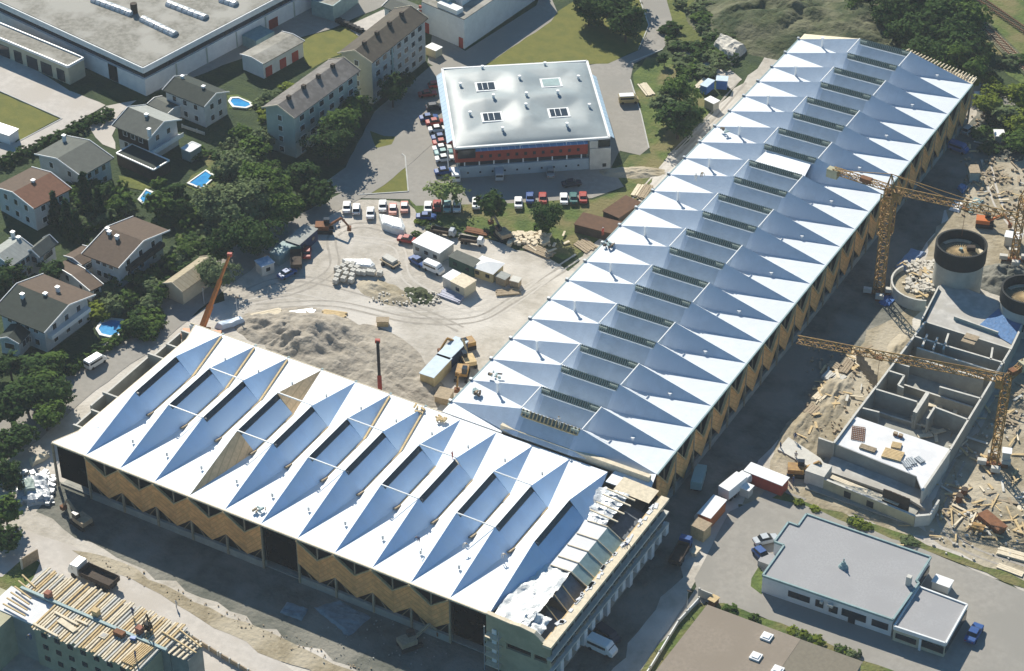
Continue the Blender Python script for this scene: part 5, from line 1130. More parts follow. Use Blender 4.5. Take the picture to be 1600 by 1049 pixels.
# ---------------------------------------------------------------- site huts, containers, stacks
def cornerbox(name,label,cat,c,l,w,h,hd,wm,rm,group=None,roof_over=.15,door=True,pyr=0,z=0):
    p=at(*c,h*.5) if z==0 else at(*c,z); t=thing(name,label,cat,(p.x,p.y,z),group); hdg=heading(*hd) if isinstance(hd,tuple) else hd
    MB().box((p.x,p.y,z+h/2),(l,w,h),hdg).build('wall',wm,t)
    if pyr:
        ca,sa=math.cos(hdg),math.sin(hdg); q=[(p.x+x*ca-y*sa,p.y+x*sa+y*ca,z+h+.02) for x,y in ((-l/2-.3,-w/2-.3),(l/2+.3,-w/2-.3),(l/2+.3,w/2+.3),(-l/2-.3,w/2+.3))]
        MB().add(q+[(p.x,p.y,z+h+pyr)],[(0,1,4),(1,2,4),(2,3,4),(3,0,4),(3,2,1,0)]).build('roof',rm,t)
    else: MB().box((p.x,p.y,z+h+.06),(l+roof_over*2,w+roof_over*2,.12),hdg).build('roof',rm,t)
    if door:
        u=Vector((math.cos(hdg),math.sin(hdg),0)); v=Vector((-u.y,u.x,0)); s_=-1 if v.y>0 else 1
        k=max(1,int(l/2.2))
        for i in range(k): q=Vector((p.x,p.y,z+h*.55))+v*s_*(w/2+.03)+u*((i+.5)/k-.5)*l; MB().box(q,(.9,.08,.8),hdg).build('window' ,whitep if wm is darkw or wm is bluep else glass,t)
    return t
navy=mat('navy_wall',(.035,.05,.11),.8,.2,1); greenh=mat('dark_green_wall',(.05,.10,.07),.8,.2,1); greenc=mat('ochre_hut_wall',(.48,.40,.22),.8,.15,1)
cornerbox('site_hut','dark blue site hut with pale grey roof at the left of the gravel lot','site hut',(472,376),6.5,3.2,2.7,((460,392),(490,366)),navy,tilegr)
cornerbox('site_container','teal container in tree shade left of the old dark truck','container',(440,397),4.6,2.4,2.4,((430,408),(452,390)),tealm,tealm,door=False)
cornerbox('site_hut','small hut with white-patched blue roof at the far left of the gravel lot','site hut',(414,417),2.8,2.6,2.4,((404,420),(426,412)),concl,mat('blue_white_roof',(.30,.42,.58),.5,.5,.9,c2=(.7,.74,.8)))
cornerbox('site_hut','largest white site hut with stained white roof beside the minibus','site hut',(677,388),6.8,4.6,2.7,((655,378),(697,396)),concl,whitep)
cornerbox('site_hut','dark green site hut with grey roof between two pale huts','site hut',(727,413),6.2,2.6,2.5,((708,404),(745,420)),greenh,tileg2)
cornerbox('site_hut','ochre site hut with white pyramid roof','site hut',(762,422),4.8,4.0,2.3,((745,424),(768,432)),greenc,whitep,pyr=.9)
cornerbox('site_hut','pale site hut with light roof, left one of the joined pair','site hut',(710,440),3.4,3.0,2.3,((700,432),(716,440)),concl,whitep,door=False)
cornerbox('site_hut','beige hut with open dark side, right one of the joined pair','site hut',(724,447),3.6,3.4,2.4,((712,440),(732,450)),creamw,timberw)
cornerbox('crate','grey-topped wooden crate right of the ochre hut','crate',(786,437),2.2,1.9,1.8,((778,434),(795,441)),timber2,tilegr,door=False)
cornerbox('crate','smaller wooden crate at the right end of the huts','crate',(806,442),1.7,1.6,1.6,((798,440),(814,444)),timber2,concl,door=False)
cornerbox('site_container','dark blue two-part container with pale roof, upper one beside the excavators','container',(707,553),6.6,2.7,2.6,((687,572),(722,538)),navy,mat('pale_blue_roof',(.50,.60,.68),.6,.15,1),door=False)
cornerbox('site_container','dark container with pale blue roof and ochre end, lower one beside the excavators','container',(681,581),6.6,2.9,2.6,((664,598),(696,564)),greenc,mat('pale_blue_roof',(.5,.6,.68)),door=True)
cornerbox('crate','open timber box at the back edge of the long hall, near the wing junction','crate',(694,620),3.0,2.6,1.5,((690,628),(700,612)),timber2,timber2,door=False)
cornerbox('crate','small ochre crate alone on the gravel above the sand heaps','crate',(598,504),2.2,1.4,1.2,((590,504),(606,504)),timber,timber2,door=False)
cornerbox('container_trailer','long red container trailer with cream roof beside the white box truck','trailer',(1197,750),7.4,2.5,2.5,((1172,740),(1222,760)),redp,whitep,door=False)
cornerbox('container_trailer','orange-red container with white roof in the shaded street','trailer',(1112,801),5.6,2.4,2.5,((1098,818),(1126,786)),PT['orange'],whitep,door=False)
cornerbox('wooden_crate','tall timber crate directly in front of the orange-red container','crate',(1095,829),2.6,2.3,2.6,((1085,828),(1102,836)),timber,timber2,door=False)
cornerbox('pallet_load','small pale load lying below the tall timber crate','load',(1087,863),1.6,.8,.8,((1083,868),(1092,858)),timberw,timberw,door=False)
cornerbox('site_toilet','small white cabin between the box truck and the red trailer','cabin',(1166,767),1.8,1.6,1.8,((1160,765),(1172,770)),concl,whitep,door=False)
cornerbox('caravan','white caravan at the back of the office pavilion','caravan',(1472,914),2.9,1.9,1.6,((1462,910),(1484,918)),whitep,whitep,door=False)
cornerbox('brown_bin','brown wooden box by the fence corner above the brown roof','box',(1115,940),1.4,1.1,1.2,((1110,945),(1120,936)),rust,timber,door=False)
cornerbox('brown_shed','rust-brown shed in the grass, nearer the three parked cars','shed',(972,330),7.5,4.0,2.0,((955,342),(990,318)),darkw,mat('rust_roof',(.12,.06,.03),.85,.3,1),door=False)
cornerbox('brown_shed','rust-brown shed right under the hall eave with a blue sheet beside it','shed',(935,356),8.6,4.6,2.0,((915,352),(955,362)),darkw,mat('rust_roof',(.12,.06,.03)),door=False)
cornerbox('small_shed','little pale-roofed shed beside the red-doored hall','shed',(678,80),3.0,2.2,2.0,((672,78),(684,83)),creamw,whitep,door=False)
cornerbox('grey_shed','small white-topped box at the edge of the lawn on the left','trailer',(8,210),5.0,3.0,2.4,((0,206),(18,212)),white,whitep,door=False)
cornerbox('site_cabin','small white cabin in the shade at the far right corner of the long hall','cabin',(1530,154),2.0,1.8,2.2,((1525,154),(1536,154)),tealm,whitep,door=False)
cornerbox('site_cabin','white-topped cabin in the dirt right of the far hall end','cabin',(1561,214),2.0,2.6,1.8,((1556,214),(1567,214)),conc,whitep,door=False)
cornerbox('site_toilet','blue cabin, upper one by the far left eave of the long hall','cabin',(1128,130),2.4,2.0,2.2,((1122,130),(1135,131)),bluep,mat('pale_blue_roof',(.5,.6,.68)),door=False)
cornerbox('site_toilet','blue cabin, left one by the far left eave of the long hall','cabin',(1105,136),1.6,3.4,2.0,((1100,136),(1112,140)),bluep,mat('pale_blue_roof',(.5,.6,.68)),door=False)
cornerbox('site_cabin','white-roofed cabin below the blue ones by the hall eave','cabin',(1112,163),2.6,1.9,2.0,((1104,160),(1120,168)),conc,whitep,door=False)
cornerbox('site_cabin','ochre-topped cabin with timber on it behind the round tower','cabin',(1521,272),2.0,3.0,2.4,((1515,272),(1528,272)),tealm,timber2,door=False)
cornerbox('white_tank','tall white cabin in the clay behind the round tower','cabin',(1583,375),3.2,2.2,2.2,((1575,375),(1592,378)),concl,whitep,door=False)
cornerbox('cement_silo','pale grey cement bin with white domed top beside the right crane','bin',(1572,715),1.4,1.4,3.0,0.3,concl,whitep,door=False)
cornerbox('steel_skip','rust-brown steel skip tipped among the planks at lower right','skip',(1550,818),5.0,2.0,1.3,((1535,805),(1565,830)),rust,rust,door=False)
cornerbox('fuel_tank','orange box among the scattered planks','box',(1528,826),1.9,1.2,.9,((1520,824),(1536,829)),yellow,yellow,door=False)
for q,l in (((1506,774),'rusty drum, upper of two standing on the clay'),((1498,784),'rusty drum, lower of two standing on the clay')):
    p=at(*q); t=thing('oil_drum',l,'drum',(p.x,p.y,0)); MB().cyl((p.x,p.y,0),.6,1.4,12).build('body',rust,t); MB().cyl((p.x,p.y,1.4),.63,.08,12).build('lid',darkw,t)
# wrapped boat-like loads
def wrapped(name,label,pts,h,mt):
    P=[at(*q,h) for q in pts]; c=sum(P,Vector())/len(P); t=thing(name,label,'wrapped load',(c.x,c.y,0)); n=len(P)
    f=MB(); base=[(p.x+(p.x-c.x)*.04,p.y+(p.y-c.y)*.04,0) for p in P]; mid=[(p.x,p.y,h*.8) for p in P]; top=[(c.x+(p.x-c.x)*.78,c.y+(p.y-c.y)*.78,h) for p in P]
    f.add(base+mid+top,[(k*n+i,k*n+(i+1)%n,(k+1)*n+(i+1)%n,(k+1)*n+i) for k in range(2) for i in range(n)]+[tuple(2*n+i for i in range(n))]).build('cover',mt,t); MB().box((c.x,c.y,.1),(1,1,.12)).build('bearer',timber2,t)
wrapped('wrapped_load','long pointed load wrapped in white sheeting, below the parked cars on the gravel',[(592,332),(604,334),(628,340),(633,352),(630,358),(612,354),(597,348)],1.7,plasticw)
wrapped('wrapped_load','flat cream-white covered load above the stacked blocks',[(535,403),(578,403),(586,412),(580,416),(547,413)],1.1,plasticw)
p0=at(610,414); tb=thing('flatbed_trailer','dusty flatbed trailer with pale load right of the covered one','trailer',(p0.x,p0.y,0)); MB().box((p0.x,p0.y,.8),(4,2.1,.2),-.25).build('bed',timber2,tb); MB().box((p0.x-.3,p0.y+.3,1.15),(3,1.5,.5),-.25).build('load',concl,tb)
for s_ in (-1.2,1.2): MB().cyl((p0.x+s_,p0.y-.9,.05),.4,.5,10).cyl((p0.x+s_,p0.y+.9,.05),.4,.5,10).build('wheel',tyre,tb)
# pallets of blocks
bp=None
for x,y in [(527,425),(530,431),(527,437),(525,444),(536,422),(540,428),(541,434),(537,441),(549,423),(552,429),(550,436),(549,443),(558,424),(561,430),(569,431),(576,430),(583,431),(594,432),(552,418),(543,418)]:
    p=at(x,y)
    if bp is None:
        bp=thing('block_pallet','pallet of white building blocks on the gravel lot','pallet',(p.x,p.y,0),'pallets of white building blocks')
        for k in range(4):
            MB().box(((k%2-.5)*.5,(k//2-.5)*.5,.6),(.46,.46,.9)).build('block_stack',concl,bp,local=True)
        MB().box((0,0,.09),(1.05,1.05,.14)).build('pallet_base',timber2,bp,local=True); reg(bp); bp.location.z=.2
    else: o=copy_tree(bp); place(o,(p.x,p.y,.2),R.uniform(-.15,.15))
# timber stacks
def stack(name,label,a,b,n,w,mt,lay=2,group=None,gap=1.15,z0=.1,th=.14):
    p=at(*a);q=at(*b);d_=(q-p).normalized();v=Vector((-d_.y,d_.x,0)); c=(p+q)/2; t=thing(name,label,'timber stack' if mt not in (steel,bluep) else 'pipe stack',(c.x,c.y,0),group)
    for l_ in range(lay):
        for k in range(n):
            o=v*((k-(n-1)/2)*w*gap+R.uniform(-.05,.05)); s_=R.uniform(-.25,.25); z=Vector((0,0,z0+.1+l_*(th+.03)))
            MB().bar(p+o+d_*s_+z,q+o+d_*s_+z,w,th).build('plank' if mt not in (steel,) else 'pipe',mt,t)
    return t
stack('timber_stack','pale timber stack, first from the left along the curved gravel track',(395,500),(440,490),5,.45,timberw,3)
stack('pipe_stack','grey pipes lying second from the left along the curved gravel track',(448,495),(492,489),4,.5,steel,2)
stack('timber_stack','pale planks lying third along the curved gravel track',(504,490),(540,495),4,.4,timber,2)
stack('pipe_stack','bundle of blue-grey pipes in front of the beige hut',(690,458),(722,470),7,.35,mat('blue_grey_pipe',(.35,.36,.45),.5,.2,1),2)
stack('timber_stack','planks in front of the two crates at the right of the huts',(776,460),(812,457),5,.35,timber2,2)
stack('timber_stack','rust-coloured long beam bundle in the scrub above the green hut',(728,360),(762,367),4,.4,rust,2)
stack('timber_stack','weathered boards in the scrub right of the lot',(822,385),(862,402),5,.45,timber2,2)
stack('timber_stack','pale boards beside the upper brown shed',(990,308),(1001,291),3,.4,timberw,2)
stack('timber_stack','brown boards under the hall eave by the upper brown shed',(1001,312),(1014,292),4,.4,timber2,2)
stack('timber_stack','boards in the grass below the lower brown shed',(905,378),(925,392),6,.5,timber2,1)
stack('timber_stack','white boards between grass bank and big twin tree',(1003,132),(1017,150),5,.4,timberw,1)
stack('timber_stack','pale boards beside the blue cabins',(1088,138),(1103,124),3,.4,timberw,1)
stack('steel_mats','stack of steel mats in front of the round tower, in shade',(1380,478),(1395,462),4,.5,bluep,1)
stack('timber_stack','grey beams lying near the white sheet behind the round tower',(1512,332),(1530,312),5,.35,tealm,1)
stack('plank_stack','long pale planks at the right edge of the clay, lower',(1560,862),(1610,876),4,.45,timberw,2)
stack('plank_stack','wide pale panels at the right edge of the clay, upper',(1573,810),(1580,788),3,.7,timberw,1)
stack('plank_stack','second set of pale panels at the right edge',(1587,815),(1594,792),3,.7,timberw,1)
stack('plank_stack','planks at the bottom of the debris, below the dark trench',(1560,885),(1600,900),3,.4,timberw,1)
for i,(a,b,m_) in enumerate([((1296,570),(1312,580),timber2),((1290,595),(1300,585),concl),((1300,600),(1316,590),concl),((1290,612),(1308,608),timberw),((1275,628),(1292,612),timberw),((1315,585),(1330,565),timber2),((1262,650),(1275,638),timber2),((1330,560),(1350,575),timberw)]):
    stack('formwork_stack',['timber shuttering near the left crane jib tip','pale panels at the left of the shuttering row','pale panels right beside them in the shuttering row','boards low in the shuttering row','tan boards leaning by the shaded street','dark boards under the crane jib','shuttering at the lower end of the row','pale boards under the jib beside the shell wall'][i],a,b,4,.45,m_,3)
f_=thing('leaning_panels','dark ribbed shuttering panels leaning against the bank left of the shell','formwork',at(1350,590))
for k in range(6): p=at(1338+k*5,572+k*7); MB().slab((p+Vector((0,0,.3)),p+Vector((1.2,-.3,.3)),p+Vector((.4,.9,2.6)),p+Vector((-.8,1.2,2.6))),.12).build('panel',timber2,f_)
# slab loads on the white slab
def on_slab(name,label,a,b,n,w,mt,z=3.93,lay=2):
    p=at(*a,z);q=at(*b,z);d_=(q-p).normalized();v=Vector((-d_.y,d_.x,0)); t=thing(name,label,'load',((p+q)/2))
    for l_ in range(lay):
        for k in range(n): o=v*((k-(n-1)/2)*w*1.3); MB().bar(p+o+Vector((0,0,.1+.18*l_)),q+o+Vector((0,0,.1+.18*l_)),w,.14).build('piece',mt,t)
on_slab('timber_beams','large pile of tan beams in the middle of the white slab',(1380,708),(1410,716),7,.3,timber); on_slab('timber_beams','yellowish beams above the large pile on the white slab',(1393,696),(1408,699),5,.25,timber)
on_slab('timber_beams','narrow grey-brown bundle left of the large pile on the slab',(1344,698),(1368,706),4,.25,timber2); on_slab('steel_props','grey bundle right of the large pile, first',(1412,722),(1420,732),3,.3,steel); on_slab('steel_props','grey bundle right of the large pile, second',(1420,717),(1428,727),3,.35,steel)
on_slab('steel_props','grey bundle right of the large pile, third',(1432,716),(1442,724),3,.3,steel)
mt_=thing('reinforcement_mat','square brown reinforcement mat lying on the white slab','steel mat',at(1340,678,3.93)); 
c4=[at(*q,4.0) for q in ((1330,686),(1350,690),(1352,669),(1332,666))]
for k in range(8):
    MB().bar(c4[0].lerp(c4[1],k/7),c4[3].lerp(c4[2],k/7),.1).build('bar',rust,mt_); MB().bar(c4[0].lerp(c4[3],k/7)+Vector((0,0,.05)),c4[1].lerp(c4[2],k/7)+Vector((0,0,.05)),.1).build('bar',rust,mt_)
for q,l in (((1399,680),'small brown box on the slab, left of two'),((1407,683),'small brown box on the slab, right of two')):
    p=at(*q,3.93); t=thing('small_box',l,'box',p); MB().box((p.x,p.y,4.2),(.7,.6,.5)).build('body',rust,t); MB().box((p.x,p.y,4.47),(.75,.65,.06)).build('lid',timber2,t)
# sheets and tarpaulins
def tarp(name,label,pts,mt,z=.25,cat='tarpaulin',wr=.25):
    P=[at(*q,z) for q in pts]; f=MB(); n=10; vs=[]
    for j in range(n+1):
        for i in range(n+1):
            p=P[0].lerp(P[1],i/n).lerp(P[3].lerp(P[2],i/n),j/n); e=min(i,n-i,j,n-j)
            vs.append((p.x+wr*noise.noise(p*.8),p.y+wr*noise.noise(p*.9+Vector((5,0,0))),ZL[0]+.03 + (z+wr*abs(noise.noise(p*.7))*2 if e else 0)))
    f.add(vs,[(j*(n+1)+i,j*(n+1)+i+1,(j+1)*(n+1)+i+1,(j+1)*(n+1)+i) for j in range(n) for i in range(n)])
    tag(f.build(name,mt,smooth=False),label,cat)
tarp('blue_tarpaulin','blue-grey sheet lying in the shade left of the rubble basin',[(1397,417),(1424,388),(1447,394),(1416,424)],mat('dull_blue_sheet',(.22,.30,.45),.6,.15,1),.2)
tarp('white_sheet','white rectangular sheet behind the round tower',[(1482,327),(1491,315),(1507,317),(1498,332)],whitep,.25)
tarp('blue_tarpaulin','small bright blue sheet behind the round tower',[(1494,293),(1502,287),(1513,292),(1505,300)],bluetarp,.5)
tarp('blue_sheet','blue-white sheet over the lower terrace at the curved street corner',[(333,507),(380,494),(384,499),(345,511)],mat('pale_blue_sheet',(.50,.60,.72),.5,.15,1),.9)
tarp('silver_sheet','heap of white and blue sheeting at the left edge by the hall corner',[(36,742),(75,745),(84,780),(40,788)],plastic,.9,wr=.6)
tarp('grey_sheet','grey-green folded sheet above the heap of sheeting at the left edge',[(30,750),(52,745),(58,764),(38,770)],mat('grey_green_sheet',(.30,.38,.34),.6,.15,1),1.6)
tarp('panel_stack','stack of white panels at the upper left corner of the site',[(45,718),(72,705),(78,712),(50,728)],timberw,.5)
tarp('blue_sheet','large blue-grey sheet spread on the ground below the zigzag facade',[(490,950),(530,938),(580,965),(545,995)],mat('dull_blue_ground_sheet',(.20,.27,.30),.6,.3,1),.15,wr=.3)
tarp('blue_sheet','smaller blue-grey sheet left of the large one below the zigzag facade',[(437,958),(448,940),(482,952),(470,970)],mat('dull_blue_ground_sheet',(.13,.24,.33)),.15)
tarp('stone_pallet_load','big white ragged block stack in the scrub beyond the hall',[(1113,66),(1124,52),(1168,70),(1143,94)],stone,1.6,'stone stack',wr=.5)
tarp('blue_sheet','blue sheet folded over the left eave of the long hall',[(946,376),(955,368),(967,360),(972,366)],bluetarp,.2)
bpt=at(1568,500,3.8)
o=MB().slab([at(*q,3.75) for q in ((1530,508),(1560,482),(1600,500),(1580,538))],.04).build('blue_tarpaulin',bluetarp); tag(o,'blue plastic sheet covering part of the terrace at the foot of the tower','tarpaulin')
# light fence/walls
def fence(label,pts,h,mt,name='fence',cat='fence',th=.18,post=4):
    P=[at(*q) for q in pts]; t=thing(name,label,cat,P[0])
    for a,b in zip(P,P[1:]):
        MB().bar(a+Vector((0,0,h/2+.1)),b+Vector((0,0,h/2+.1)),th,h).build('panel',mt,t); L=(b-a).length
        for k in range(int(L/post)+1): q=a+(b-a)*min(1,k*post/L); MB().box((q.x,q.y,h/2+.15),(.28,.28,h+.2)).build('post',concl,t)
fence('low white wall beside the verge, from the brown roof corner to the bottom edge',[(1092,940),(1060,975),(1015,1049),(990,1085)],.8,white,'garden_wall','wall')
fence('low dark wall between car park and brown roof corner',[(1092,932),(1112,940)],1.6,concl,'garden_wall','wall')
fence('tan board fence at the left edge beside the joist roof',[(35,890),(61,874)],2.2,timber2)
fence('light fence along the bottom of the gravel road, right part',[(300,1000),(345,1028),(400,1060)],.9,timber2,post=2)
fence('low white kerb wall beside the balcony chalet garden',[(285,200),(320,212)],.7,concl,'garden_wall','wall')
fence('pale wall at the driveway of the brown-roofed side building',[(225,478),(243,487)],1.2,timberw,'garden_wall','wall')
sheet('lawn',[(290,290),(315,305),(345,285),(350,262),(318,235),(312,245),(325,262),(300,275)],g_lawnd,.3)
sheet('lawn',[(355,150),(372,148),(400,162),(392,172),(360,170)],g_lawnd,.3); sheet('lawn',[(185,275),(225,282),(240,292),(225,300),(190,292)],g_field,.4)
sheet('lawn',[(265,345),(300,330),(325,390),(290,400)],g_field,.8); sheet('lawn',[(140,495),(205,485),(215,525),(160,535)],g_lawnd,.3)
# swimming pools
def pool(label,pts,rim=.6):
    P=[at(*q,.3) for q in pts]; c=sum(P,Vector())/len(P); t=thing('swimming_pool',label,'pool',(c.x,c.y,0)); n=len(P); Q=[p+(p-c).normalized()*rim for p in P]
    MB().add([(q.x,q.y,ZL[0]+.30) for q in P+Q]+[(q.x,q.y,.05) for q in P+Q],[(i,(i+1)%n,n+(i+1)%n,n+i) for i in range(n)]+[(n+i,n+(i+1)%n,3*n+(i+1)%n,3*n+i) for i in range(n)]+[(i,(i+1)%n,2*n+(i+1)%n,2*n+i) for i in range(n)]).build('rim',poolrim,t)
    MB().add([(p.x,p.y,ZL[0]+.18) for p in P],[tuple(range(n))]).build('water',water,t)
pool('rectangular blue pool on the small lawn beside the grove',[(296,286),(315,294),(334,277),(321,268)])
pool('small rounded blue pool behind the dark green-roofed house',[(360,159),(363,154),(373,154),(389,161),(391,165),(383,168),(366,166)])
pool('small blue pool half covered by a white sheet',[(219,311),(228,298),(239,303),(233,312),(224,317)])
pool('hexagonal blue pool beside the big dark-roofed chalet',[(154,514),(160,505),(174,500),(190,502),(199,512),(193,521),(172,525),(159,522)])
for k in range(15):
    x = 528+k*2.9; y = 35+k*1.35; p = at(x,y); t = thing('tyre_stack', 'stack of black tyres in the row along the concrete pad beside the lawn', 'tyre stack', (p.x,p.y,0), 'tyre stacks by the concrete pad')
    for q in range(2+k%2): MB().cyl((p.x+R.uniform(-.1,.1),p.y,.15+q*.36),.62,.32,12).build('tyre', tyre, t)
# lamp posts and site poles
for q,h,l in (((371,494),4.5,'lamp post on the gravel street behind the olive tree'),((1073,951),4,'slim lamp post beside the shaded street, above the low wall'),((319,475),4,'thin post on the street left of the orange boom')):
    p=at(*q); t=thing('lamp_post',l,'lamp post',(p.x,p.y,0)); MB().cyl((p.x,p.y,0),.09,h,8).build('pole',steel,t); MB().box((p.x+.3,p.y,h),(.8,.25,.15)).build('lamp_head',darkw,t)
# railway
rw=thing('railway_track','rusty railway track with sleepers crossing the top right corner','railway',at(1572,76))
a=at(1535,38,.3); b=at(1625,128,.3); d_=(b-a).normalized(); v=Vector((-d_.y,d_.x,0)); L=(b-a).length
tag(MB().slab((a-v*2,b-v*2,b+v*2,a+v*2),.2).build('ballast',g_bank),kind='structure')
for s_ in (-.75,.75): MB().bar(a+v*s_+Vector((0,0,.25)),b+v*s_+Vector((0,0,.25)),.14,.16).build('rail',rust,rw)
for k in range(int(L/.75)): q=a+d_*k*.75; MB().box((q.x,q.y,.38),(.3,2.6,.14),math.atan2(d_.y,d_.x)).build('sleeper',timber2,rw)
rw=thing('railway_track','darker railway track running higher through the top right corner','railway',at(1540,10))
a=at(1490,-30,.3); b=at(1640,75,.3); d_=(b-a).normalized(); v=Vector((-d_.y,d_.x,0)); L=(b-a).length
for s_ in (-.75,.75): MB().bar(a+v*s_+Vector((0,0,.25)),b+v*s_+Vector((0,0,.25)),.14,.16).build('rail',rust,rw)
for k in range(int(L/.75)): q=a+d_*k*.75; MB().box((q.x,q.y,.38),(.3,2.6,.14),math.atan2(d_.y,d_.x)).build('sleeper',darkw,rw)

# ---------------------------------------------------------------- excavators
def digger(label,px,rz,c=yellow,arm=True):
    p=at(*px); t=thing('excavator',label,'excavator',(p.x,p.y,.1),None,0); 
    def W_(x,y,z): return Vector((p.x+x*math.cos(rz)-y*math.sin(rz),p.y+x*math.sin(rz)+y*math.cos(rz),z))
    for s_ in (-1,1): MB().box(W_(0,s_*1.0,.5),(3.6,.5,.8),rz).build('track',tyre,t)
    MB().box(W_(-.4,0,1.4),(2.8,2.2,.9),rz).build('body',c,t); MB().box(W_(.5,.6,2.2),(1.2,.9,1.2),rz).build('cab',glass,t)
    MB().bar(W_(1,-.1,1.6),W_(3.6,-.1,3.4),.4).bar(W_(3.6,-.1,3.4),W_(5.0,-.1,1.4),.3).build('arm',c,t); MB().box(W_(5.1,-.1,.9),(.8,1.0,.8),rz).build('bucket',rust,t)
digger('yellow-brown excavator beside the dark containers, upper one',(727,545),-2.2); digger('yellow-brown excavator beside the dark containers, middle one',(732,570),2.4,timber); digger('yellow-brown excavator beside the dark containers, lowest one',(722,590),-1.2)
digger('dark excavator half in the shade at the lower left hall corner',(128,820),2.9,timber2); digger('rusty loader behind the blue-walled hut',(507,362),.5,rust); digger('brown digger beside the lorry in the scrub above the huts',(785,372),2.6,timber2)
digger('orange-red loader behind the round tower',(1538,353),.3,PT['orange']); digger('yellow digger in the shaded site below the zigzag facade',(640,1010),1.0,timber2); digger('yellow concrete mixer truck on the ramp by the workers',(1246,742),.4)

# ---------------------------------------------------------------- debris: planks and rubble
db=None
def scatter(n,zone,mt,ln,w,label,group,name='loose_plank',cat='plank',z=0):
    first=None
    for k in range(n):
        x,y=zone(); p=at(x,y,z); l_=R.uniform(*ln)
        if first is None:
            first=MB().box((0,0,0),(1,w,.12)).build(name,mt); first.location=(p.x,p.y,z+ZL[0]+.12+R.uniform(0,.3)); first.rotation_euler=(0,R.uniform(-.06,.06),R.uniform(0,3.14)); first.scale=(l_,1,1); tag(first,label+', '+near(x,y),cat,group); continue
        o=first.copy(); COL.objects.link(o); o['label']=label+', '+near(x,y); o.location=(p.x,p.y,z+ZL[0]+.12+R.uniform(0,.4)); o.rotation_euler=(0,R.uniform(-.08,.08),R.uniform(0,3.14)); o.scale=(l_,R.uniform(.6,1.6),1)
        if mt is timber and k%3==0: o.material_slots[0].link='OBJECT'; o.material_slots[0].material=R.choice([timberw,timber2,concl])
def zr(x0,x1,y0,y1): return lambda:(R.uniform(x0,x1),R.uniform(y0,y1))
def zq(): 
    t_=R.random(); return (1460+t_*150+R.uniform(-10,30),800+t_*60+R.uniform(-50,14))
scatter(59,zq,timber,(1.5,4.5),.32,'loose plank','planks scattered on the clay')
scatter(17,zr(1565,1600,600,680),timber2,(1.5,4),.3,'weathered plank','planks beside the right crane')
scatter(13,zr(1480,1560,640,790),timber2,(1.2,3),.28,'plank on the track','planks on the track by the shell')
scatter(17,zr(1405,1460,405,465),timber,(1.0,2.6),.4,'board on the pale rubble','boards on the rubble basin',z=1.5)
scatter(19,zr(1270,1350,560,640),timber,(1.2,3),.3,'plank in the shuttering yard','planks in the shuttering yard')
scatter(22,zr(1520,1600,250,340),timber2,(1,3.4),.35,'plank on the clay','planks behind the round tower')
scatter(11,zr(800,900,368,402),timberw,(1,2.6),.4,'pale board in the scrub','boards in the scrub')
scatter(9,zr(1500,1550,60,128),timber2,(1,2),.2,'stick','sticks at the far hall end')
scatter(8,zr(1380,1520,805,855),timber,(1.2,2.4),.25,'board on the bank','boards along the bank')
scatter(14,zr(1425,1500,635,690),timberw,(1.5,3.5),.7,'pale board on the floor','boards on the shell floor',z=.3)
scatter(39,zr(1500,1600,590,790),timber,(1.2,4),.3,'loose board','boards around the right crane')
scatter(23,zr(1500,1600,190,340),timber,(1,3),.35,'loose tan board','tan boards on the far clay')
scatter(26,lambda:(lambda t_:(1245+t_*110+R.uniform(-14,14),690-t_*150+R.uniform(-10,10)))(R.random()),timber,(1.2,3.2),.4,'tan shuttering board','shuttering boards left of the shell')
def rubble(n,zone,mt,s,label,name='rubble_heap',z=0):
    f=MB()
    for k in range(n):
        x,y=zone(); p=at(x,y,z); q=R.uniform(*s); f.box((p.x,p.y,z+ZL[0]+q*.3),(q*R.uniform(.6,1.4),q,q*.8),R.uniform(0,3))
    o=f.build(name,mt); tag(o,label,'rubble',kind='stuff')
rubble(260,zr(1415,1460,410,458),stone,(.2,.7),'pale rubble filling the curved basin',z=1.55)
rubble(110,zr(575,690,458,478),stone,(.12,.45),'pale stones around the weedy patch in the gravel lot')
rubble(140,zr(1260,1360,545,700),timber2,(.15,.45),'broken stone along the excavation edge')
rubble(150,lambda:(R.uniform(1450,1600),R.uniform(620,880)),stone,(.15,.5),'broken stone over the clay at right')
rubble(120,zr(795,860,366,385),timberw,(.3,.9),'pile of broken boards by the scrub')
rubble(200,zr(1180,1420,15,75),stone,(.2,.8),'scattered stones on the rough hill')
rubble(160,zr(30,85,740,790),plastic,(.3,1.0),'crumpled pale sheeting and waste at the left edge')
rubble(180,lambda:(R.uniform(1500,1600),R.uniform(180,340)),timber2,(.2,.6),'waste scattered on the clay at the far right')
rubble(90,lambda:(lambda t_:(115+t_*460+R.uniform(-14,10),862+t_*195+R.uniform(-12,8)))(R.random()),timber2,(.08,.25),'stones along the verge of the gravel road')
rubble(90,zr(1290,1430,55,110),timber,(.2,.6),'timber offcuts at the far end of the long hall')
rubble(70,lambda:(R.uniform(500,700),R.uniform(960,1040)) ,conc,(.08,.25),'broken stone in the shade below the zigzag facade')

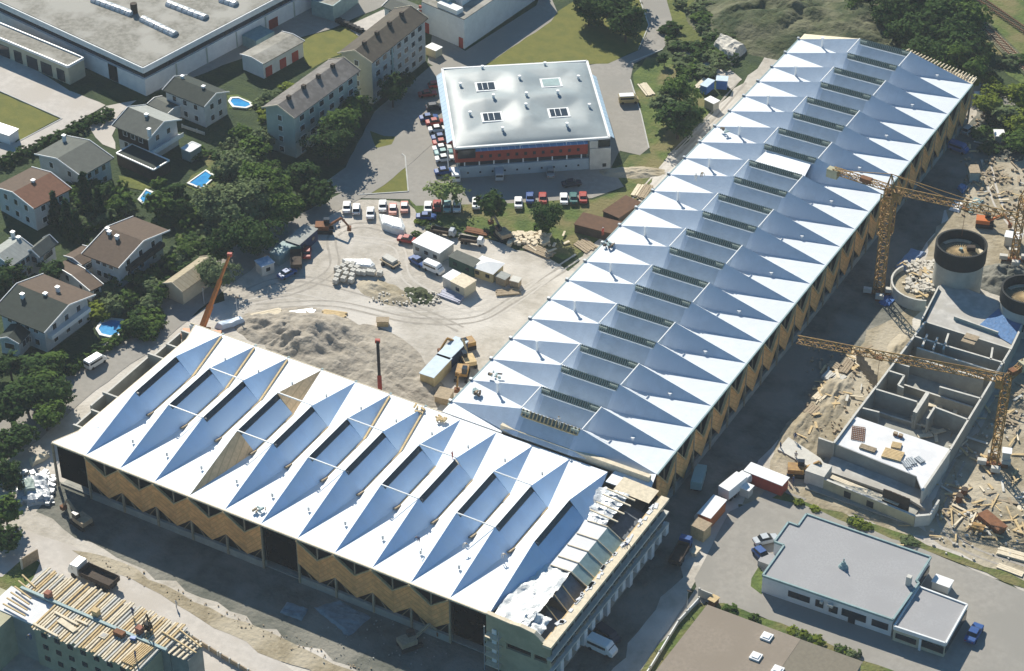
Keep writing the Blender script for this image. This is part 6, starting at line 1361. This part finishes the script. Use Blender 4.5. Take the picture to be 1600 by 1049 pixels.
# ---------------------------------------------------------------- people
def skinfig(name, verts, edges, radii):
    me=bpy.data.meshes.new(name); me.from_pydata(verts,edges,[]); o=bpy.data.objects.new(name,me); COL.objects.link(o)
    md=o.modifiers.new('skin','SKIN'); sv=me.skin_vertices[0].data
    for i,r_ in enumerate(radii): sv[i].radius=(r_,r_)
    sv[0].use_root=True; ss=o.modifiers.new('sub','SUBSURF'); ss.levels=1; ss.render_levels=1
    dg=bpy.context.evaluated_depsgraph_get(); m2=bpy.data.meshes.new_from_object(o.evaluated_get(dg)); m2.name=name; bpy.data.objects.remove(o); 
    for p in m2.polygons: p.use_smooth=True
    return m2
def body(bend=0):
    b=bend; V=[(0,0,.95),(b*.25,0,1.2),(b*.55,0,1.42-b*.3),(b*.65,0,1.52-b*.35),(b*.75,0,1.68-b*.45),(0,.11,.9),(.06,.13,.5),(0,.14,.06),(.12,.14,.03),(0,-.11,.9),(-.05,-.13,.5),(-.08,-.14,.06),(.05,-.14,.03),
       (b*.55,.2,1.40-b*.3),(b*.7+.05,.26,1.12-b*.3),(b*.8+.15,.24,.90-b*.3),(b*.55,-.2,1.40-b*.3),(b*.7+.03,-.27,1.12-b*.3),(b*.8+.1,-.26,.90-b*.3)]
    E_=[(0,1),(1,2),(2,3),(3,4),(0,5),(5,6),(6,7),(7,8),(0,9),(9,10),(10,11),(11,12),(2,13),(13,14),(14,15),(2,16),(16,17),(17,18)]
    return V,E_,[.13,.14,.13,.06,.1,.09,.065,.045,.04,.09,.065,.045,.04,.07,.05,.035,.07,.05,.035]
m_up=skinfig('person_standing',*body(0)); m_bend=skinfig('person_bending',*body(.8))
CL={}
def person(px,z,cl,label,bend=False):
    p=at(*px,z); me=(m_bend if bend else m_up)
    o=bpy.data.objects.new('person',me); COL.objects.link(o); o.location=(p.x,p.y,z+.02); o.rotation_euler=(0,0,R.uniform(0,6.28)); o.scale=(1.05,1.25,1.03)
    if not me.materials: me.materials.append(cl)
    o.material_slots[0].link='OBJECT'; o.material_slots[0].material=cl; tag(o,label,'person')
    h=MB().cyl((0,0,0),.12,.1,8,.05).build('hat',yellow if cl is not cloth_r else whitep,o,local=True); h.location=(.6*(1 if bend else 0),0,1.36 if bend else 1.74)
for q,z,c,l,b in [((276,950),0,cloth_w,'person in a pale shirt walking along the gravel road',0),((48,999),zb+.2,cloth_b,'worker in dark clothes on the pale floor beside the joists',1),((208,962),zb+.3,cloth_b,'worker in dark clothes on the upper joists near the hoist',0),
    ((212,1030),zb+.3,cloth_b,'worker standing low on the joist roof near the ladder',0),((1219,703),.1,cloth_b,'worker on the ramp at the left, alone',0),((1243,718),.1,cloth_w,'worker in pale shirt beside the mixer',0),((1229,752),.1,cloth_b,'worker behind the red trailer, left of two',0),((1239,756),.1,cloth_b,'worker behind the red trailer, right of two',0),
    ((1242,688),.7,cloth_b,'worker on top of the pale ramp',0),((978,858),10.2,cloth_b,'worker on the parapet of the end block',1),((707,718),13.2,cloth_r,'worker at the upper end of a skylight on the front wing',0),((1087,284),12,cloth_w,'worker on the left slope of the long hall, left of two',0),((1096,277),12.6,timber2,'worker on the left slope of the long hall, right of two',1),
    ((874,665),13.4,cloth_w,'worker in white at the unfinished skylight of the long hall',1),((942,368),10,cloth_r,'worker in red at the left eave beside the blue sheet',0),((163,190),0,cloth_b,'person on the drive above the balcony chalet',0),((655,847),11.8,cloth_b,'worker crouching on the blue-shaded slope of the front wing',1),
    ((725,857),11.4,cloth_w,'worker in white on the lower slopes of the front wing, left',1),((785,873),10.8,cloth_w,'worker in white on the lower slopes of the front wing, right',1)]:
    person(q,z,c,l,bool(b))
# small kits left on the roofs
for q,z,n,l in [((775,588),10.6,9,'dark heap of tools on the left slope of the long hall, upper'),((745,615),10.3,9,'tools and green pots on the left slope near the wing junction'),((950,384),10.2,8,'dark tools at the left eave below the blue sheet'),((405,797),10.2,5,'small tools on the front edge of the front wing'),((1132,206),10.6,6,'tools on the far left slope of the long hall'),((690,655),10.3,7,'yellow timbers lying at the back of the front wing'),((650,640),10.2,4,'timbers at the rear edge of the front wing')]:
    p=at(*q,z); t=thing('tool_heap',l,'tools',p)
    for k in range(n): MB().box((p.x+R.uniform(-1.1,1.1),p.y+R.uniform(-.7,.7),z+.25+R.uniform(0,.15)),(R.uniform(.2,1.2),R.uniform(.15,.4),R.uniform(.2,.5)),R.uniform(0,3)).build('tool',timber if 'timber' in l else R.choice([darkw,tealm,timber2]),t)
# nobody left at the origin
for k_,o in PROTO.items():
    if k_ not in USED:
        for c in list(o.children): bpy.data.objects.remove(c)
        bpy.data.objects.remove(o)
